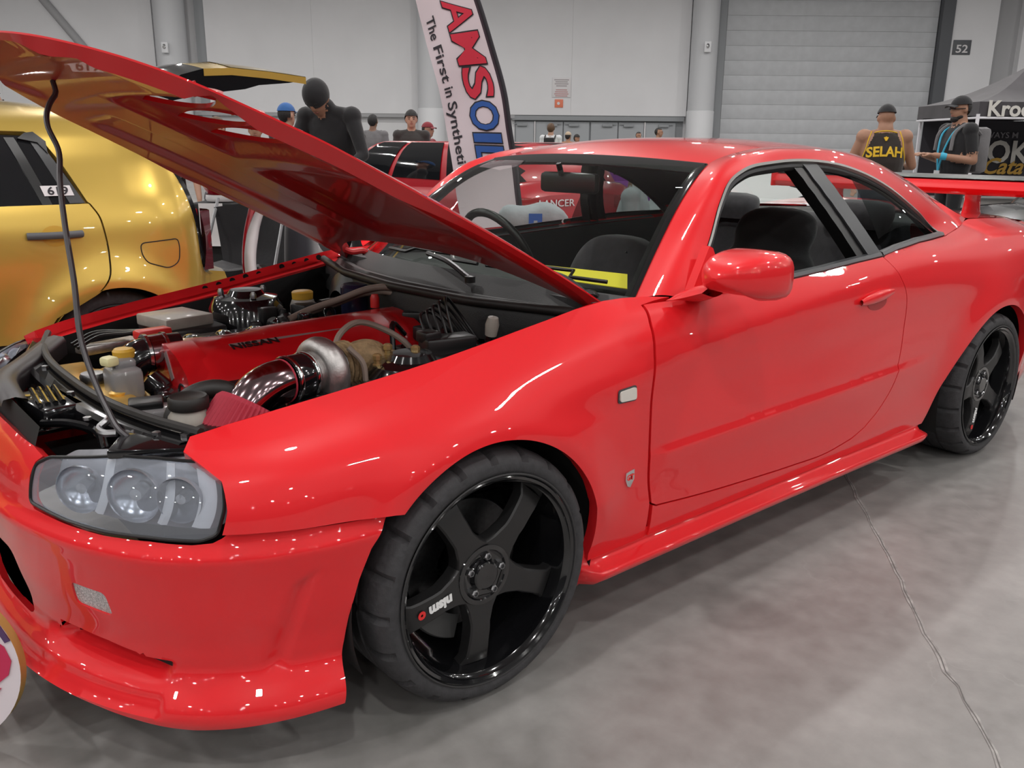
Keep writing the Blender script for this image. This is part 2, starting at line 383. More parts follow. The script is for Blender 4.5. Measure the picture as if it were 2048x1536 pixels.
# side surface: half width w(x, z); rows of the body section from sill to top edge
SX = np.array([-.68, -.60, -.50, -.30, 0.0, .30, .50, .64, .76, 1.0, 1.4, 1.8, 2.1, 2.42, 2.665, 2.92, 3.2, 3.45, 3.62])
SZW = [  # (z, w) from bottom to top
 [(.12, .62), (.30, .66), (.46, .69), (.55, .695), (.60, .69), (.635, .665), (.66, .63), (.68, .60), (.692, .57)],
 [(.12, .70), (.30, .745), (.46, .765), (.55, .765), (.60, .755), (.64, .727), (.67, .69), (.69, .65), (.702, .615)],
 [(.12, .76), (.30, .80), (.46, .815), (.55, .815), (.61, .80), (.655, .768), (.685, .725), (.705, .68), (.722, .640)],
 [(.12, .80), (.30, .842), (.46, .852), (.55, .853), (.62, .843), (.67, .812), (.705, .765), (.73, .715), (.752, .667)],
 [(.12, .82), (.30, .850), (.46, .860), (.56, .862), (.64, .858), (.70, .830), (.74, .785), (.768, .735), (.793, .688)],
 [(.12, .80), (.24, .838), (.40, .854), (.50, .858), (.63, .857), (.725, .838), (.785, .790), (.818, .742), (.843, .696)],
 [(.12, .79), (.24, .838), (.40, .851), (.49, .856), (.62, .853), (.735, .843), (.805, .807), (.848, .753), (.872, .700)],
 [(.12, .79), (.24, .838), (.40, .850), (.488, .856), (.62, .850), (.745, .843), (.815, .815), (.850, .775), (.872, .722)],
 [(.12, .79), (.24, .838), (.40, .850), (.488, .856), (.62, .849), (.755, .843), (.815, .823), (.843, .806), (.866, .785)],
 [(.12, .79), (.24, .838), (.40, .850), (.490, .857), (.62, .849), (.768, .843), (.815, .829), (.845, .813), (.868, .795)],
 [(.12, .79), (.24, .838), (.40, .850), (.495, .858), (.62, .850), (.80, .843), (.84, .830), (.862, .815), (.882, .797)],
 [(.12, .79), (.24, .836), (.40, .850), (.505, .856), (.64, .851), (.825, .842), (.862, .828), (.888, .810), (.910, .789)],
 [(.12, .79), (.24, .832), (.40, .846), (.510, .853), (.66, .853), (.825, .842), (.870, .822), (.902, .792), (.925, .758)],
 [(.12, .78), (.24, .836), (.40, .850), (.54, .862), (.68, .862), (.80, .845), (.865, .812), (.905, .768), (.928, .712)],
 [(.12, .78), (.24, .836), (.40, .852), (.56, .866), (.68, .864), (.79, .845), (.865, .800), (.920, .735), (.950, .650)],
 [(.12, .78), (.24, .832), (.40, .848), (.55, .858), (.67, .855), (.78, .835), (.865, .785), (.930, .690), (.962, .580)],
 [(.12, .74), (.24, .80), (.40, .82), (.54, .832), (.67, .828), (.78, .808), (.865, .760), (.920, .680), (.952, .575)],
 [(.12, .66), (.24, .73), (.40, .752), (.54, .765), (.67, .765), (.78, .748), (.86, .70), (.91, .63), (.94, .545)],
 [(.12, .58), (.24, .65), (.40, .672), (.54, .685), (.67, .69), (.78, .675), (.85, .63), (.895, .57), (.925, .49)],
]
SZW = np.array(SZW)
WF = (0.0, .305); WR = (2.665, .305)
def side_w(x, z):
    x = np.asarray(x, float); z = np.asarray(z, float)
    R = herm(SX, SZW.reshape(len(SX), -1), np.clip(x, SX[0], SX[-1])).reshape(len(x), 9, 2)
    Z, W = R[:, :, 0], R[:, :, 1]
    s = np.diff(W, axis=1)/np.diff(Z, axis=1); Mm = np.zeros_like(W)
    dz = np.diff(Z, axis=1)
    Mm[:, 1:-1] = (s[:, :-1]*dz[:, 1:]+s[:, 1:]*dz[:, :-1])/(dz[:, :-1]+dz[:, 1:]); Mm[:, 0] = s[:, 0]; Mm[:, -1] = s[:, -1]
    zz = np.clip(z, Z[:, 0], Z[:, -1]); i = np.clip((zz[:, None] >= Z).sum(1)-1, 0, 7); a = np.arange(len(x))
    h = dz[a, i]; q = (zz-Z[a, i])/h
    w = (2*q**3-3*q**2+1)*W[a, i]+(q**3-2*q**2+q)*h*Mm[a, i]+(-2*q**3+3*q**2)*W[a, i+1]+(q**3-q**2)*h*Mm[a, i+1]
    w = w+(z-zz)*Mm[a, 8*(z > zz)]*(z > zz)
    # wheel arch flares
    d = np.hypot(x-WF[0], z-WF[1]); up = np.clip((z-.25)/.15, 0, 1)
    w = w+up*0.016*np.exp(-((d-.345)/.055)**2)+up*0.010*np.clip((x-.1)/.2, 0, 1)*np.exp(-np.clip(d-.40, 0, 1)**2/.0035)*(d < .7)*np.clip(1-(z-.62)/.12, 0, 1)
    d = np.hypot(x-WR[0], z-WR[1]); w = w+up*0.022*np.exp(-((d-.35)/.09)**2)
    # creases pressed into the door skin
    zc = .482+.022*np.clip((x-.55)/1.3, 0, 1.3)
    fade = np.clip((x-.52)/.08, 0, 1)*np.clip((2.15-x)/.3, 0, 1)
    w = w+fade*0.009*np.where(z < zc, np.clip(1-(zc-z)/.16, 0, 1), np.clip(1-(z-zc)/.013, 0, 1))
    zs = .735+.095*np.clip(x-.55, 0, 1.15); f2 = np.clip((x-.50)/.2, 0, 1)*np.clip((1.95-x)/.2, 0, 1)
    w = w+f2*0.006*np.where(z < zs, np.clip(1-(zs-z)/.06, 0, 1), np.clip(1-(z-zs)/.05, 0, 1))
    return w
def side_map(sgn=-1):
    def f(P):
        return np.stack([P[:, 0], sgn*side_w(P[:, 0], P[:, 1]), P[:, 1]], 1)
    return f
SM = side_map()
def side_top(x): return herm(SX, SZW[:, 8, 0], np.atleast_1d(x))
def arc(c, r, a0, a1, n=40): t = np.linspace(math.radians(a0), math.radians(a1), n); return [(c[0]+r*math.cos(q), c[1]+r*math.sin(q)) for q in t]

door_front = [(.600, .858), (.575, .82), (.556, .76), (.545, .70), (.536, .60), (.535, .50), (.541, .42), (.560, .338)]
door_bottom = [(.58, .328), (.75, .312), (1.0, .296), (1.25, .284), (1.45, .280), (1.60, .298)]
door_rear = [(1.68, .322), (1.76, .37), (1.82, .44), (1.852, .53), (1.866, .62), (1.866, .71), (1.850, .78), (1.81, .84), (1.765, .902)]
dfr = cr(door_front, 40); drr = cr(door_rear, 40); dbt = cr(door_bottom, 30)
# --- front fender
ZB = lambda x: np.interp(x, [-.62, -.434, -.25], [.560, .548, .535])          # line where the bumper meets the fender
arch_f = arc(WF, .333, 136, -8, 60)
fend = [(-.56, .648), (-.566, .60), (-.580, .556), (-.434, .549), (-.262, .540)] + [p for p in arch_f if p[0] > -.255]
fend += [(.335, .235), (.545, .238)] + [(x-.009, z) for x, z in dfr[::-1]] + [(.70, .8690), (.64, .8718)]
top = [(x, float(side_top(x)[0])) for x in (.56, .50, .40, .30, .20, .10, 0, -.1, -.2, -.3, -.4, -.5, -.57)]
fend += top + [(-.595, .690)]
fender = panel('front_fender', fend, SM, .012, RED, car, thick=.03, out=(0, -1, .3))
mirror(fender)
# --- door
doorp = [tuple(p) for p in dfr] + [tuple(p) for p in dbt] + [tuple(p) for p in drr] + [(1.6, .8945), (1.4, .882), (1.2, .874), (1.0, .868), (.80, .864)]
zcr = lambda x: .482+.022*min(max((x-.55)/1.3, 0), 1.3)
cl = [[(x, zcr(x)+d) for x in np.linspace(.56, 1.825, 60)] for d in (0.0, .013, -.012)]
zsl = lambda x: .735+.095*min(max(x-.55, 0), 1.15)
sl_ = [[(x, zsl(x)) for x in np.linspace(.57, 1.82, 60)]]
door = panel('door', doorp, SM, .012, RED, car, thick=.03, out=(0, -1, .2), lines=cl+sl_)
door_far = mirror(door)
# --- quarter panel
arch_r = [(2.165, .232), (2.20, .315), (2.262, .415), (2.345, .51), (2.445, .585), (2.55, .632), (2.665, .648), (2.78, .632), (2.88, .58), (2.955, .50), (2.995, .40), (3.005, .30), (3.005, .22)]
quart = [(.565, .238), (.565, .330)] + [(x, z-.005) for x, z in dbt] + [(x+.005, z-.002) for x, z in drr] + [(1.80, .909), (1.9, .9145)]
quart += [(x, float(side_top(x)[0])) for x in (2.1, 2.25, 2.42, 2.55, 2.665, 2.8, 2.92, 3.05, 3.2, 3.35, 3.45)] + [(3.45, .22)] + [tuple(p) for p in cr(arch_r, 60)[::-1]]
quarter = panel('quarter_panel', quart, SM, .013, RED, car, thick=.03, out=(0, -1, .2), lines=[[(x, zcr(x)+d) for x in np.linspace(1.88, 2.15, 18)] for d in (0.0, .013)])
mirror(quarter)

# --- side skirt
def skirt():
    xs = np.linspace(.315, 2.165, 60); rows = []
    prof = [(.262, -.004), (.247, -.004), (.234, -.009), (.224, -.008), (.217, .004), (.210, .034), (.207, .040), (.200, .042), (.182, .032), (.168, .014), (.160, -.03), (.158, -.15)]
    for z0, dw in prof:
        r = []
        for x in xs:
            t = min(1, (x-.315)/.05); t2 = min(1, (2.165-x)/.06); k = math.sqrt(max(0, 1-(1-t)**2))*math.sqrt(max(0, 1-(1-t2)**2))
            zz = z0+(.0 if dw > 0 else 0)+.004*math.sin((x-.3)*1.7)
            w0 = .838
            r.append((x, -(w0+dw*k-(1-k)*.02), zz))
        rows.append(r)
    return np.array(rows)
G = skirt(); mb = MB(); mb.grid(G)
sk = mb.build('side_skirt', RED, car, sharp=70); mirror(sk)

# --- greenhouse frame ribbon (A pillar, roof rail, C pillar)
O_ = np.array([(.735, -.778, .866), (.895, -.722, 1.0), (.985, -.683, 1.105), (1.06, -.655, 1.163), (1.15, -.637, 1.195), (1.33, -.622, 1.216), (1.60, -.615, 1.217), (1.76, -.618, 1.200), (2.02, -.638, 1.132), (2.24, -.665, 1.030), (2.39, -.692, .942), (2.42, -.708, .928)])
I_ = np.array([(.628, -.690, .862), (.775, -.637, .985), (.915, -.590, 1.095), (1.03, -.553, 1.165), (1.14, -.515, 1.208), (1.35, -.500, 1.250), (1.62, -.490, 1.262), (1.88, -.485, 1.256), (2.13, -.490, 1.225), (2.42, -.510, 1.145), (2.70, -.540, 1.040), (2.90, -.575, .964)])
Mid = (O_+I_)/2+np.array([(0, -.006, .010), (0, -.012, .012), (0, -.014, .014), (0, -.014, .016), (0, -.014, .016), (0, -.016, .014), (0, -.016, .012), (0, -.016, .014), (0, -.018, .014), (0, -.02, .012), (0, -.022, .006), (0, -.016, .006)])
rib = loft([O_, Mid, I_], 90, 13)
mb = MB(); mb.grid(rib)
lip = np.stack([rib[0], rib[0]+np.array([0, .035, -.006])]); mb.grid(lip[::-1])
pillar = mb.build('pillar_frame', RED, car, sharp=60); mirror(pillar)
# --- roof skin
Ie = cr(I_, 90)
ia = int(np.argmin(np.abs(Ie[:, 0]-1.125))); ib = int(np.argmin(np.abs(Ie[:, 0]-2.10)))
edge = Ie[ia:ib+1]; n = len(edge); rows = []
for k, t in enumerate(np.linspace(-1, 1, 25)):
    r = edge.copy(); r[:, 1] = edge[:, 1]*(-t) if t > 0 else edge[:, 1]*(-t)
    r[:, 1] = -np.abs(edge[:, 1])*(-t)
    crown = .030*(1-t*t); r[:, 2] = edge[:, 2]+crown*np.interp(edge[:, 0], [1.12, 1.3, 1.9, 2.1], [.55, 1, 1, .7])
    bow = (1-t*t)
    r[:, 0] = edge[:, 0]-np.interp(edge[:, 0], [1.12, 1.5, 2.1], [.06, 0, -.03])*bow
    rows.append(r)
roof_rows = rows
mb = MB(); mb.grid(np.array(rows)); roof = mb.build('roof', RED, car)
# ---------------------------------------------------------------- nose surface: plan outline u (metres from the centre line) and height z
NB = np.array([(-.868, 0), (-.862, -.15), (-.842, -.32), (-.803, -.46), (-.735, -.61), (-.672, -.70), (-.60, -.762), (-.50, -.815), (-.40, -.843), (-.30, -.856), (-.20, -.862)])
NBD = cr(NB, 400); NBU = np.r_[0, np.cumsum(np.linalg.norm(np.diff(NBD, axis=0), axis=1))]
NBT = np.gradient(NBD, axis=0); NBT /= np.linalg.norm(NBT, axis=1)[:, None]; NBN = np.stack([NBT[:, 1], -NBT[:, 0]], 1)
NZ = np.array([.10, .125, .20, .212, .235, .28, .36, .44, .48, .507, .528, .548, .58, .62, .65, .675, .70, .72])
ND = np.array([-.03, -.002, .002, -.012, -.030, -.030, -.016, -.004, .003, .005, -.010, -.016, -.022, -.036, -.054, -.080, -.13, -.22])
def nose(P):
    u = P[:, 0]; z = P[:, 1]
    x = np.interp(u, NBU, NBD[:, 0]); y = np.interp(u, NBU, NBD[:, 1]); nx = np.interp(u, NBU, NBN[:, 0]); ny = np.interp(u, NBU, NBN[:, 1])
    d = herm(NZ, ND, np.clip(z, NZ[0], NZ[-1]))
    side = np.clip((u-.95)/.3, 0, 1); d = d*(1-.35*side)
    # wedge-shaped recess pressed into the bumper side
    if WEDGE is not None:
        e = wedge_depth(u, z); d = d-e
    return np.stack([x+nx*d, y+ny*d, z], 1)
def u_at_x(x): return float(np.interp(x, NBD[:, 0], NBU))
WEDGE = None
def wedge_depth(u, z): return 0*u
def sym(o):
    """complete a half part: add its reflection to the same mesh"""
    me = o.data; bm = bmesh.new(); bm.from_mesh(me); m2 = me.copy(); n = len(m2.vertices); co = np.empty(n*3); m2.vertices.foreach_get('co', co)
    co = co.reshape(-1, 3); co[:, 1] *= -1; m2.vertices.foreach_set('co', co.ravel()); m2.flip_normals(); bm.from_mesh(m2)
    ed = [v for v in bm.verts if abs(v.co.y) < 2e-4]; bmesh.ops.remove_doubles(bm, verts=ed, dist=5e-4)
    bm.to_mesh(me); bm.free(); bpy.data.meshes.remove(m2); me.update(); return o
def box_win(t, a, b, s): return np.clip((t-a)/s, 0, 1)*np.clip((b-t)/s, 0, 1)
def sstep(t): t = np.clip(t, 0, 1); return t*t*(3-2*t)
WEDGE = True
def wedge_depth(u, z):
    # intake ramp below the bumper face, shallow channel in the lip, pressed groove ahead of the wheel
    e = .045*sstep((z-.212)/.028)*(z < .262)*sstep((u-.33)/.10)*sstep((.735-u)/.07)
    e = e+.012*sstep((z-.166)/.008)*sstep((.206-z)/.008)*sstep((.725-u)/.02)
    uc = np.interp(z, [.22, .27, .43, .46], [.955, .965, 1.018, 1.05]); ww = np.interp(z, [.22, .43, .46], [.045, .034, .02])
    q = (uc-u)/ww
    e = e+.011*sstep((q+.25)/.5)*sstep((1.2-q)/1.0)*sstep((z-.225)/.04)*sstep((.465-z)/.05)
    e = e-.016*0*(q < 0)
    return e
# --- front bumper
uu = u_at_x
bump = [(0, .166), (.33, .163), (.57, .158), (.70, .147), (.78, .141), (.86, .143), (.95, .149), (uu(-.384), .152), (uu(-.372), .24), (uu(-.356), .33), (uu(-.335), .41), (uu(-.310), .475), (uu(-.268), .534)]
bump += [(uu(-.434), .543), (uu(-.575), .548), (.858, .542), (.84, .534), (.80, .531), (.717, .534), (.61, .531), (.50, .533), (.39, .539), (.366, .556), (.360, .60), (.366, .628), (.385, .642), (.33, .652), (.15, .660), (0, .662)]
slot = [(.40, .240), (.60, .239), (.655, .239), (.672, .247), (.635, .272), (.56, .282), (.46, .286), (.40, .284)]
lampcut = fillet([(.494, .408), (.592, .405), (.600, .352), (.494, .357)], .014)
center = fillet([(-.05, .24), (.255, .24), (.275, .30), (.25, .40), (-.05, .41)], .03)
central = [tuple(p) for p in center if p[0] > 0.001]
cpoly = [(0.0, .24)] + central + [(0.0, .41)]
# the centre intake opens the outline at u = 0
bump2 = [(0, .166)] + bump[1:] + [(0, .415)] + [p for p in fillet([(0.0, .41), (.25, .41), (.275, .30), (.255, .24), (0.0, .24)], .03)[5:-5].tolist()] + [(0, .235)]
bumper = panel('front_bumper', bump2, nose, .009, RED, car, holes=[slot, lampcut], thick=.02, out=(-.7, -.7, 0))
sym(bumper); tag(bumper, 'red front bumper with side ducts')
mb = MB()
for s in (1, -1):
    for k in range(1):
        mb.box((-.78, s*.0, .31), (.02, .70, .36)); mb.box((-.72, 0, .20), (.12, .44, .012))
mb.box((-.70, -.50, .27), (.02, .34, .05), R=rotz(.35)); mb.box((-.70, .50, .27), (.02, .34, .05), R=rotz(-.35))
mb.build('intake_backing', M['liner'], bumper, False)
# turn signal lamp
M['amberless'] = mat('turn_lamp', (0.55, 0.52, 0.52), 0.35, 0, 0.6, noise=0.5, nscale=260, bump=0.6, bscale=330)
tl = panel('turn_lamp', fillet([(.490, .411), (.596, .408), (.604, .349), (.490, .354)], .014), lambda P: nose(P), .006, M['amberless'], bumper, thick=.015, out=(-.7, -.7, 0), offset=-.004)
mirror(tl)
# --- headlight: clear lens over a grey housing with projector and reflectors
HL = fillet([(.372, .550), (.500, .5405), (.61, .5385), (.717, .5415), (.815, .538), (.850, .549), (.866, .600), (.862, .650), (.835, .668), (.80, .674), (.70, .676), (.60, .672), (.50, .658), (.41, .645), (.370, .625)], .012)
lens = panel('headlight', HL, nose, .010, M['lens'], car, thick=.012, out=(-.7, -.7, .2), offset=-.001)
tag(lens, 'clear headlight lens with grey reflectors')
M['housing'] = mat('headlight_housing', (0.26, 0.265, 0.29), 0.4, 0.2, noise=0.2, nscale=20)
M['reflector'] = mat('reflector', (0.62, 0.63, 0.66), 0.25, 0.9)
M['lampwhite'] = mat('reflector_rim', (0.75, 0.73, 0.72), 0.45)
def nose_in(dep):
    def f(P):
        q = nose(P); c = np.array([-.15, -.25]); v = c[None]-q[:, :2]; v /= np.linalg.norm(v, axis=1)[:, None]
        q[:, :2] += v*dep; return q
    return f
hb = panel('headlight_housing', HL, nose_in(.055), .012, M['housing'], lens, thick=0, out=(-.7, -.7, .2)); mirror_list = [hb]
def nz(u, z, dep): return nose_in(dep)(np.array([[u, z]]))[0]
for (u, z, r, mt, dp) in ((.50, .595, .050, 'reflector', .035), (.655, .605, .055, 'reflector', .035), (.765, .605, .046, 'housing', .035)):
    p = nz(u, z, dp); q = nz(u, z, 0); ax = (q-p); ax[2] = 0; ax = ax/np.linalg.norm(ax); fw = np.array([-.75, -.66, 0]); ax = fw
    mb = MB(); mb.lathe([(r*.98, .016), (r, .018), (r, .008), (r*.92, .0), (r*.7, -.012), (r*.35, -.02), (.0005, -.021)], p, ax, 28)
    o = mb.build('reflector_bowl', M[mt], lens); mirror_list.append(o)
    mb = MB(); mb.lathe([(.0005, .012), (r*.22, .010), (r*.30, 0), (r*.30, -.018)], p, ax, 18)
    mirror_list.append(mb.build('bulb_cover', M['chrome'], lens))
for (u0, u1) in ((.545, .575), (.71, .735), (.79, .83)):
    rows = []
    for t in np.linspace(.556, .664, 12):
        k = (t-.61)/.054; sh = .016*(1-k*k)
        a = nz(u0+sh, t, .030 if u0 < .78 else .022); b = nz(u1+sh, t, .026 if u0 < .78 else .014); rows.append([a, (a+b)/2+np.array([-.003, -.003, 0]), b])
    mb = MB(); mb.grid(np.array(rows)); mirror_list.append(mb.build('reflector_rib', M['lampwhite'], lens))
lens_far = mirror(lens)
for o in mirror_list: mirror(o, lens_far)
mb = MB(); tr = nose(dens(HL, .012)+0); mb.tube(np.vstack([tr, tr[:2]]), .0035, 6, False)
seal = mb.build('headlight_seal', M['black_satin'], lens); mirror(seal, lens_far)

# --- hood
HX, HZ, HANG = .545, .868, math.radians(25.6)
HAX = np.array([-math.cos(HANG), 0, math.sin(HANG)]); HUP = np.array([math.sin(HANG), 0, math.cos(HANG)])
def hood_n(s, y):
    e = .018*np.sin(PI*np.clip(s/1.25, 0, 1.15)); b = .034*(1-np.clip(np.abs(y)/.68, 0, 1)**2)*sstep((s+.05)/.35)*(1-.5*sstep((s-1.1)/.35))
    nose_drop = -.008*np.clip((s-1.18)/.24, 0, 1.2)**2
    edge = -.012*sstep((np.abs(y)-.60)/.07)
    return e+b+nose_drop+edge
def hood_map(off=0.0):
    def f(P):
        s, y = P[:, 0], P[:, 1]; n = hood_n(s, y)+(off(s, y) if callable(off) else off)
        return np.array([HX, 0, HZ])+s[:, None]*HAX+n[:, None]*HUP+np.stack([0*s, y, 0*s], 1)
    return f
HK = .88
ho = cr([(.0, .655), (.1, .668), (.4, .668), (.8, .665*(1+HK)/2), (1.0, .648*HK), (1.12, .605*HK), (1.20, .545*HK), (1.28, .45*HK), (1.35, .33*HK), (1.395, .18*HK), (1.41, 0)], 60)
houtline = [tuple(p) for p in ho] + [(p[0], -p[1]) for p in ho[-2::-1]] + [(.20*(1-(abs(q)/.655)**4), q) for q in np.linspace(-.62, .62, 25)]
vents = []
VC = -.27
VS = ((1.055, .225), (.965, .235), (.875, .245))
for sc, hw in VS:
    t = np.linspace(-1, 1, 21)
    front = [(sc+.044-.030*q*q, VC+hw*q) for q in t]; rear = [(sc-.034+.046*q*q, VC+hw*q*.985) for q in t[::-1]]
    vents.append(front+rear[1:-1])
hood = panel('hood', houtline, hood_map(0.0), .016, RED, car, holes=vents, thick=.004, out=HUP)
tag(hood, 'raised red vented hood with bare painted underside')
def under(s, y):
    ay = np.abs(y)
    rail = sstep((.66-ay)/.03)*sstep((1.38-s)/.05)
    base = -.016-.020*rail
    pock = .022*box_win(s, .26, .72, .06)*box_win(y, -.55, .10, .06)+.029*box_win(s, .80, 1.13, .03)*box_win(y, VC-.29, VC+.29, .03)
    pock2 = .016*box_win(s, .30, 1.05, .05)*box_win(y, .22, .48, .04)+.014*box_win(s, 1.15, 1.33, .04)*sstep((.40-ay)/.05)
    return base+pock+pock2*.8
inner_out = [((p[0]-.68)*.985+.68, p[1]*.982) for p in houtline]
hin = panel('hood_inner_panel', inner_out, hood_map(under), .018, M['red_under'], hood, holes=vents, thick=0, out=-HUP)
mb = MB()
hol = dens(houtline, .03); a = hood_map(-.004)(hol); b = hood_map(under)(np.array([((p[0]-.68)*.985+.68, p[1]*.982) for p in hol]))
mb.grid(np.stack([np.vstack([a, a[:1]]), np.vstack([b, b[:1]])])); mb.build('hood_hem', M['red_under'], hood)
for v in vents:
    vv = dens(v, .02); a = hood_map(-.001)(vv); b = hood_map(under)(vv)-HUP*.004; mb = MB(); mb.grid(np.stack([np.vstack([a, a[:1]]), np.vstack([b, b[:1]])])); mb.build('vent_wall', RED, hood)
M['red_blade'] = M['red_under']
for (sc, hw) in VS:
    t = np.linspace(-1, 1, 31); rows = []
    for k in np.linspace(0, 1, 9):
        s = sc+.046-.030*t*t-k*(.084-.074*t*t); y = VC+hw*t*1.01
        off = .001+.030*np.sin(PI*.5*k)*(1-t*t)**.55
        rows.append(hood_map(lambda a, b, o=off: o)(np.stack([s, y], 1)))
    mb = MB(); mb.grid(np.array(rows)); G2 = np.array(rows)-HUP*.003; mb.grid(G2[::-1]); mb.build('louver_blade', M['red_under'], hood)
for (sc, hw) in VS:
    mb = MB(); p = hood_map(.02)(np.array([[sc-.028, VC-.03], [sc+.02, VC-.03]])); mb.box(p.mean(0), (.016, .012, .03), R=roty(-HANG)); mb.build('vent_strut', M['red_under'], hood)
# hinges
for sgn in (-1, 1):
    mb = MB(); mb.tube(cr([(.60, sgn*.60, .835), (.56, sgn*.60, .87), (.50, sgn*.595, .872), (.42, sgn*.59, .915)], 14), .012, 8); mb.build('hood_hinge', M['red_under'] if sgn > 0 else M['black_satin'], hood)
# prop rod
mb = MB(); mb.tube(cr([(-.625, -.455, .684), (-0.635, -0.478, 0.675), (-0.653, -0.463, 0.694), (-0.663, -0.428, 0.732), (-0.668, -0.390, 0.772), (-0.669, -0.319, 0.849), (-0.644, -0.211, 0.971), (-0.626, -0.119, 1.081), (-0.607, -0.043, 1.175), (-0.590, 0.007, 1.241), (-0.597, 0.048, 1.296), (-0.593, 0.064, 1.316), (-0.576, 0.086, 1.348), (-0.557, 0.103, 1.371), (-0.556, 0.122, 1.398)], 70), .0065, 8)
M['rod'] = mat('prop_rod', (0.10, 0.095, 0.10), 0.4, 0.6)
mb.build('prop_rod', M['rod'], car)

# --- glass
def shield(Ea, Eb, cA, cB, nr, nc, bul):
    rows = []
    for t in np.linspace(0, 1, nr):
        E = Ea(t); c = np.array(cA)+(np.array(cB)-np.array(cA))*t; r = []
        for q in np.linspace(-1, 1, nc):
            k = 1-q*q; r.append((E[0]+(c[0]-E[0])*k, abs(E[1])*q, E[2]+(c[2]-E[2])*k+bul*k*math.sin(PI*t)))
        rows.append(r)
    return np.array(rows)
ws_edge = lambda t: Ie[int(round(t*ia))]
Gw = shield(ws_edge, None, (.445, 0, .888), (1.065, 0, 1.226), 30, 41, .012)
mb = MB(); mb.grid(Gw-np.array([.006, 0, .006])*0); ws = mb.build('windshield', M['glass'], car)
iR0 = ib; Irev = Ie[iR0:]
rw_edge = lambda t: Irev[int(round(t*(len(Irev)-1)))]
Gr = shield(rw_edge, None, (2.13, 0, 1.245), (2.98, 0, .985), 24, 31, .012)
mb = MB(); mb.grid(Gr); mb.build('rear_window', M['glass'], car)
# black mouldings along the windshield
e = Ie[:ia+1]; mb = MB(); mb.grid(np.stack([e+np.array([0, -.004, .003]), e+np.array([0, .006, .006]), e+np.array([-.004, .032, .000])])); o = mb.build('windshield_moulding', M['black_gloss'], car); mirror(o)
mb = MB(); tp = Gw[-1]; mb.grid(np.stack([tp+np.array([.006, 0, .005]), tp+np.array([-.010, 0, .003]), tp+np.array([-.05, 0, -.024])])); mb.build('header_moulding', M['liner'], car)
# side window surface between belt and rail
def side_glass(x, t):
    """t 0 at belt, 1 at rail"""
    b = np.array([x, -np.interp(x, [.74, 1.0, 1.8, 2.42], [.775, .785, .78, .705]), np.interp(x, [.74, 1.0, 1.4, 1.8, 2.42], [.862, .865, .878, .905, .925])])
    k = Oe_at(x); return b+(k-b)*t+np.array([0, -.012*math.sin(PI*t), 0])
Oe = cr(O_, 200)
def Oe_at(x): i = int(np.argmin(np.abs(Oe[:, 0]-x))); return Oe[i]+np.array([0, .012, -.008])
xs = np.linspace(1.80, 2.40, 26); Gq = np.array([[side_glass(x, t) for x in xs] for t in np.linspace(0, 1, 10)]); mb = MB(); mb.grid(Gq); o = mb.build('quarter_window', M['dark_glass'], car); mirror(o)
xs = np.linspace(.80, 1.70, 30); Gd = np.array([[side_glass(x, t)*np.array([1, -1, 1]) for x in xs] for t in np.linspace(0, 1, 8)])
mb = MB(); mb.grid(np.array([[side_glass(x, t)*np.array([1, -1, 1]) for x in xs] for t in np.linspace(0, .0, 2)])*0+Gd[:2]*1)
# B pillar: outer grey trim and black seal
def strip(xa, xb, w, out, name, mt, th=.02):
    A = []; B = []
    for t in np.linspace(0, 1, 14):
        p = side_glass(xa+(xb-xa)*t, t); A.append(p+np.array([-w/2, -out, 0])); B.append(p+np.array([w/2, -out, 0]))
    A, B = np.array(A), np.array(B); mb = MB(); q = np.array([0, th, 0]); mb.grid(np.stack([A+q, A, B, B+q])); return mb.build(name, mt, car, sharp=30)
s1 = strip(1.735, 1.545, .085, .012, 'pillar_trim', M['grey_trim']); s1f = strip(1.975, 1.80, .085, .012, 'pillar_trim', M['grey_trim']); mirror(s1f); bpy.data.objects.remove(s1f)
s2 = strip(1.665, 1.475, .055, .004, 'pillar_seal', M['black_satin'], .05); s2f = strip(1.905, 1.73, .055, .004, 'pillar_seal', M['black_satin'], .05); mirror(s2f); bpy.data.objects.remove(s2f)
# weatherstrip and drip rail
e = Oe[np.arange(0, int(np.argmin(np.abs(Oe[:, 0]-2.40))))]
mb = MB(); mb.grid(np.stack([e+np.array([0, -.004, .004]), e+np.array([.003, -.008, -.004]), e+np.array([.004, -.002, -.012])])); o = mb.build('drip_rail', M['drip'], car); mirror(o)
mb = MB(); mb.tube(e+np.array([.008, .012, -.020]), .016, 8); o = mb.build('weatherstrip', M['black_satin'], car); mirror(o)
# belt moulding on door and quarter
def belt(x0, x1, name):
    xs = np.linspace(x0, x1, 40); rows = []
    for dz, dy in ((-.004, .002), (.006, -.003), (.016, .004), (.018, .02)):
        r = []
        for x in xs:
            z = float(np.interp(x, [.80, 1.0, 1.2, 1.4, 1.6, 1.765, 1.9, 2.1, 2.42], [.864, .868, .874, .882, .8945, .902, .9145, .925, .928])); r.append((x, -float(side_w([x], [z])[0])+dy+.002, z+dz))
        rows.append(r)
    mb = MB(); mb.grid(np.array(rows)); return mb.build(name, M['grey_trim'], car)
o = belt(.80, 1.76, 'belt_moulding'); mirror(o)
o = belt(1.77, 2.40, 'belt_moulding'); mirror(o)

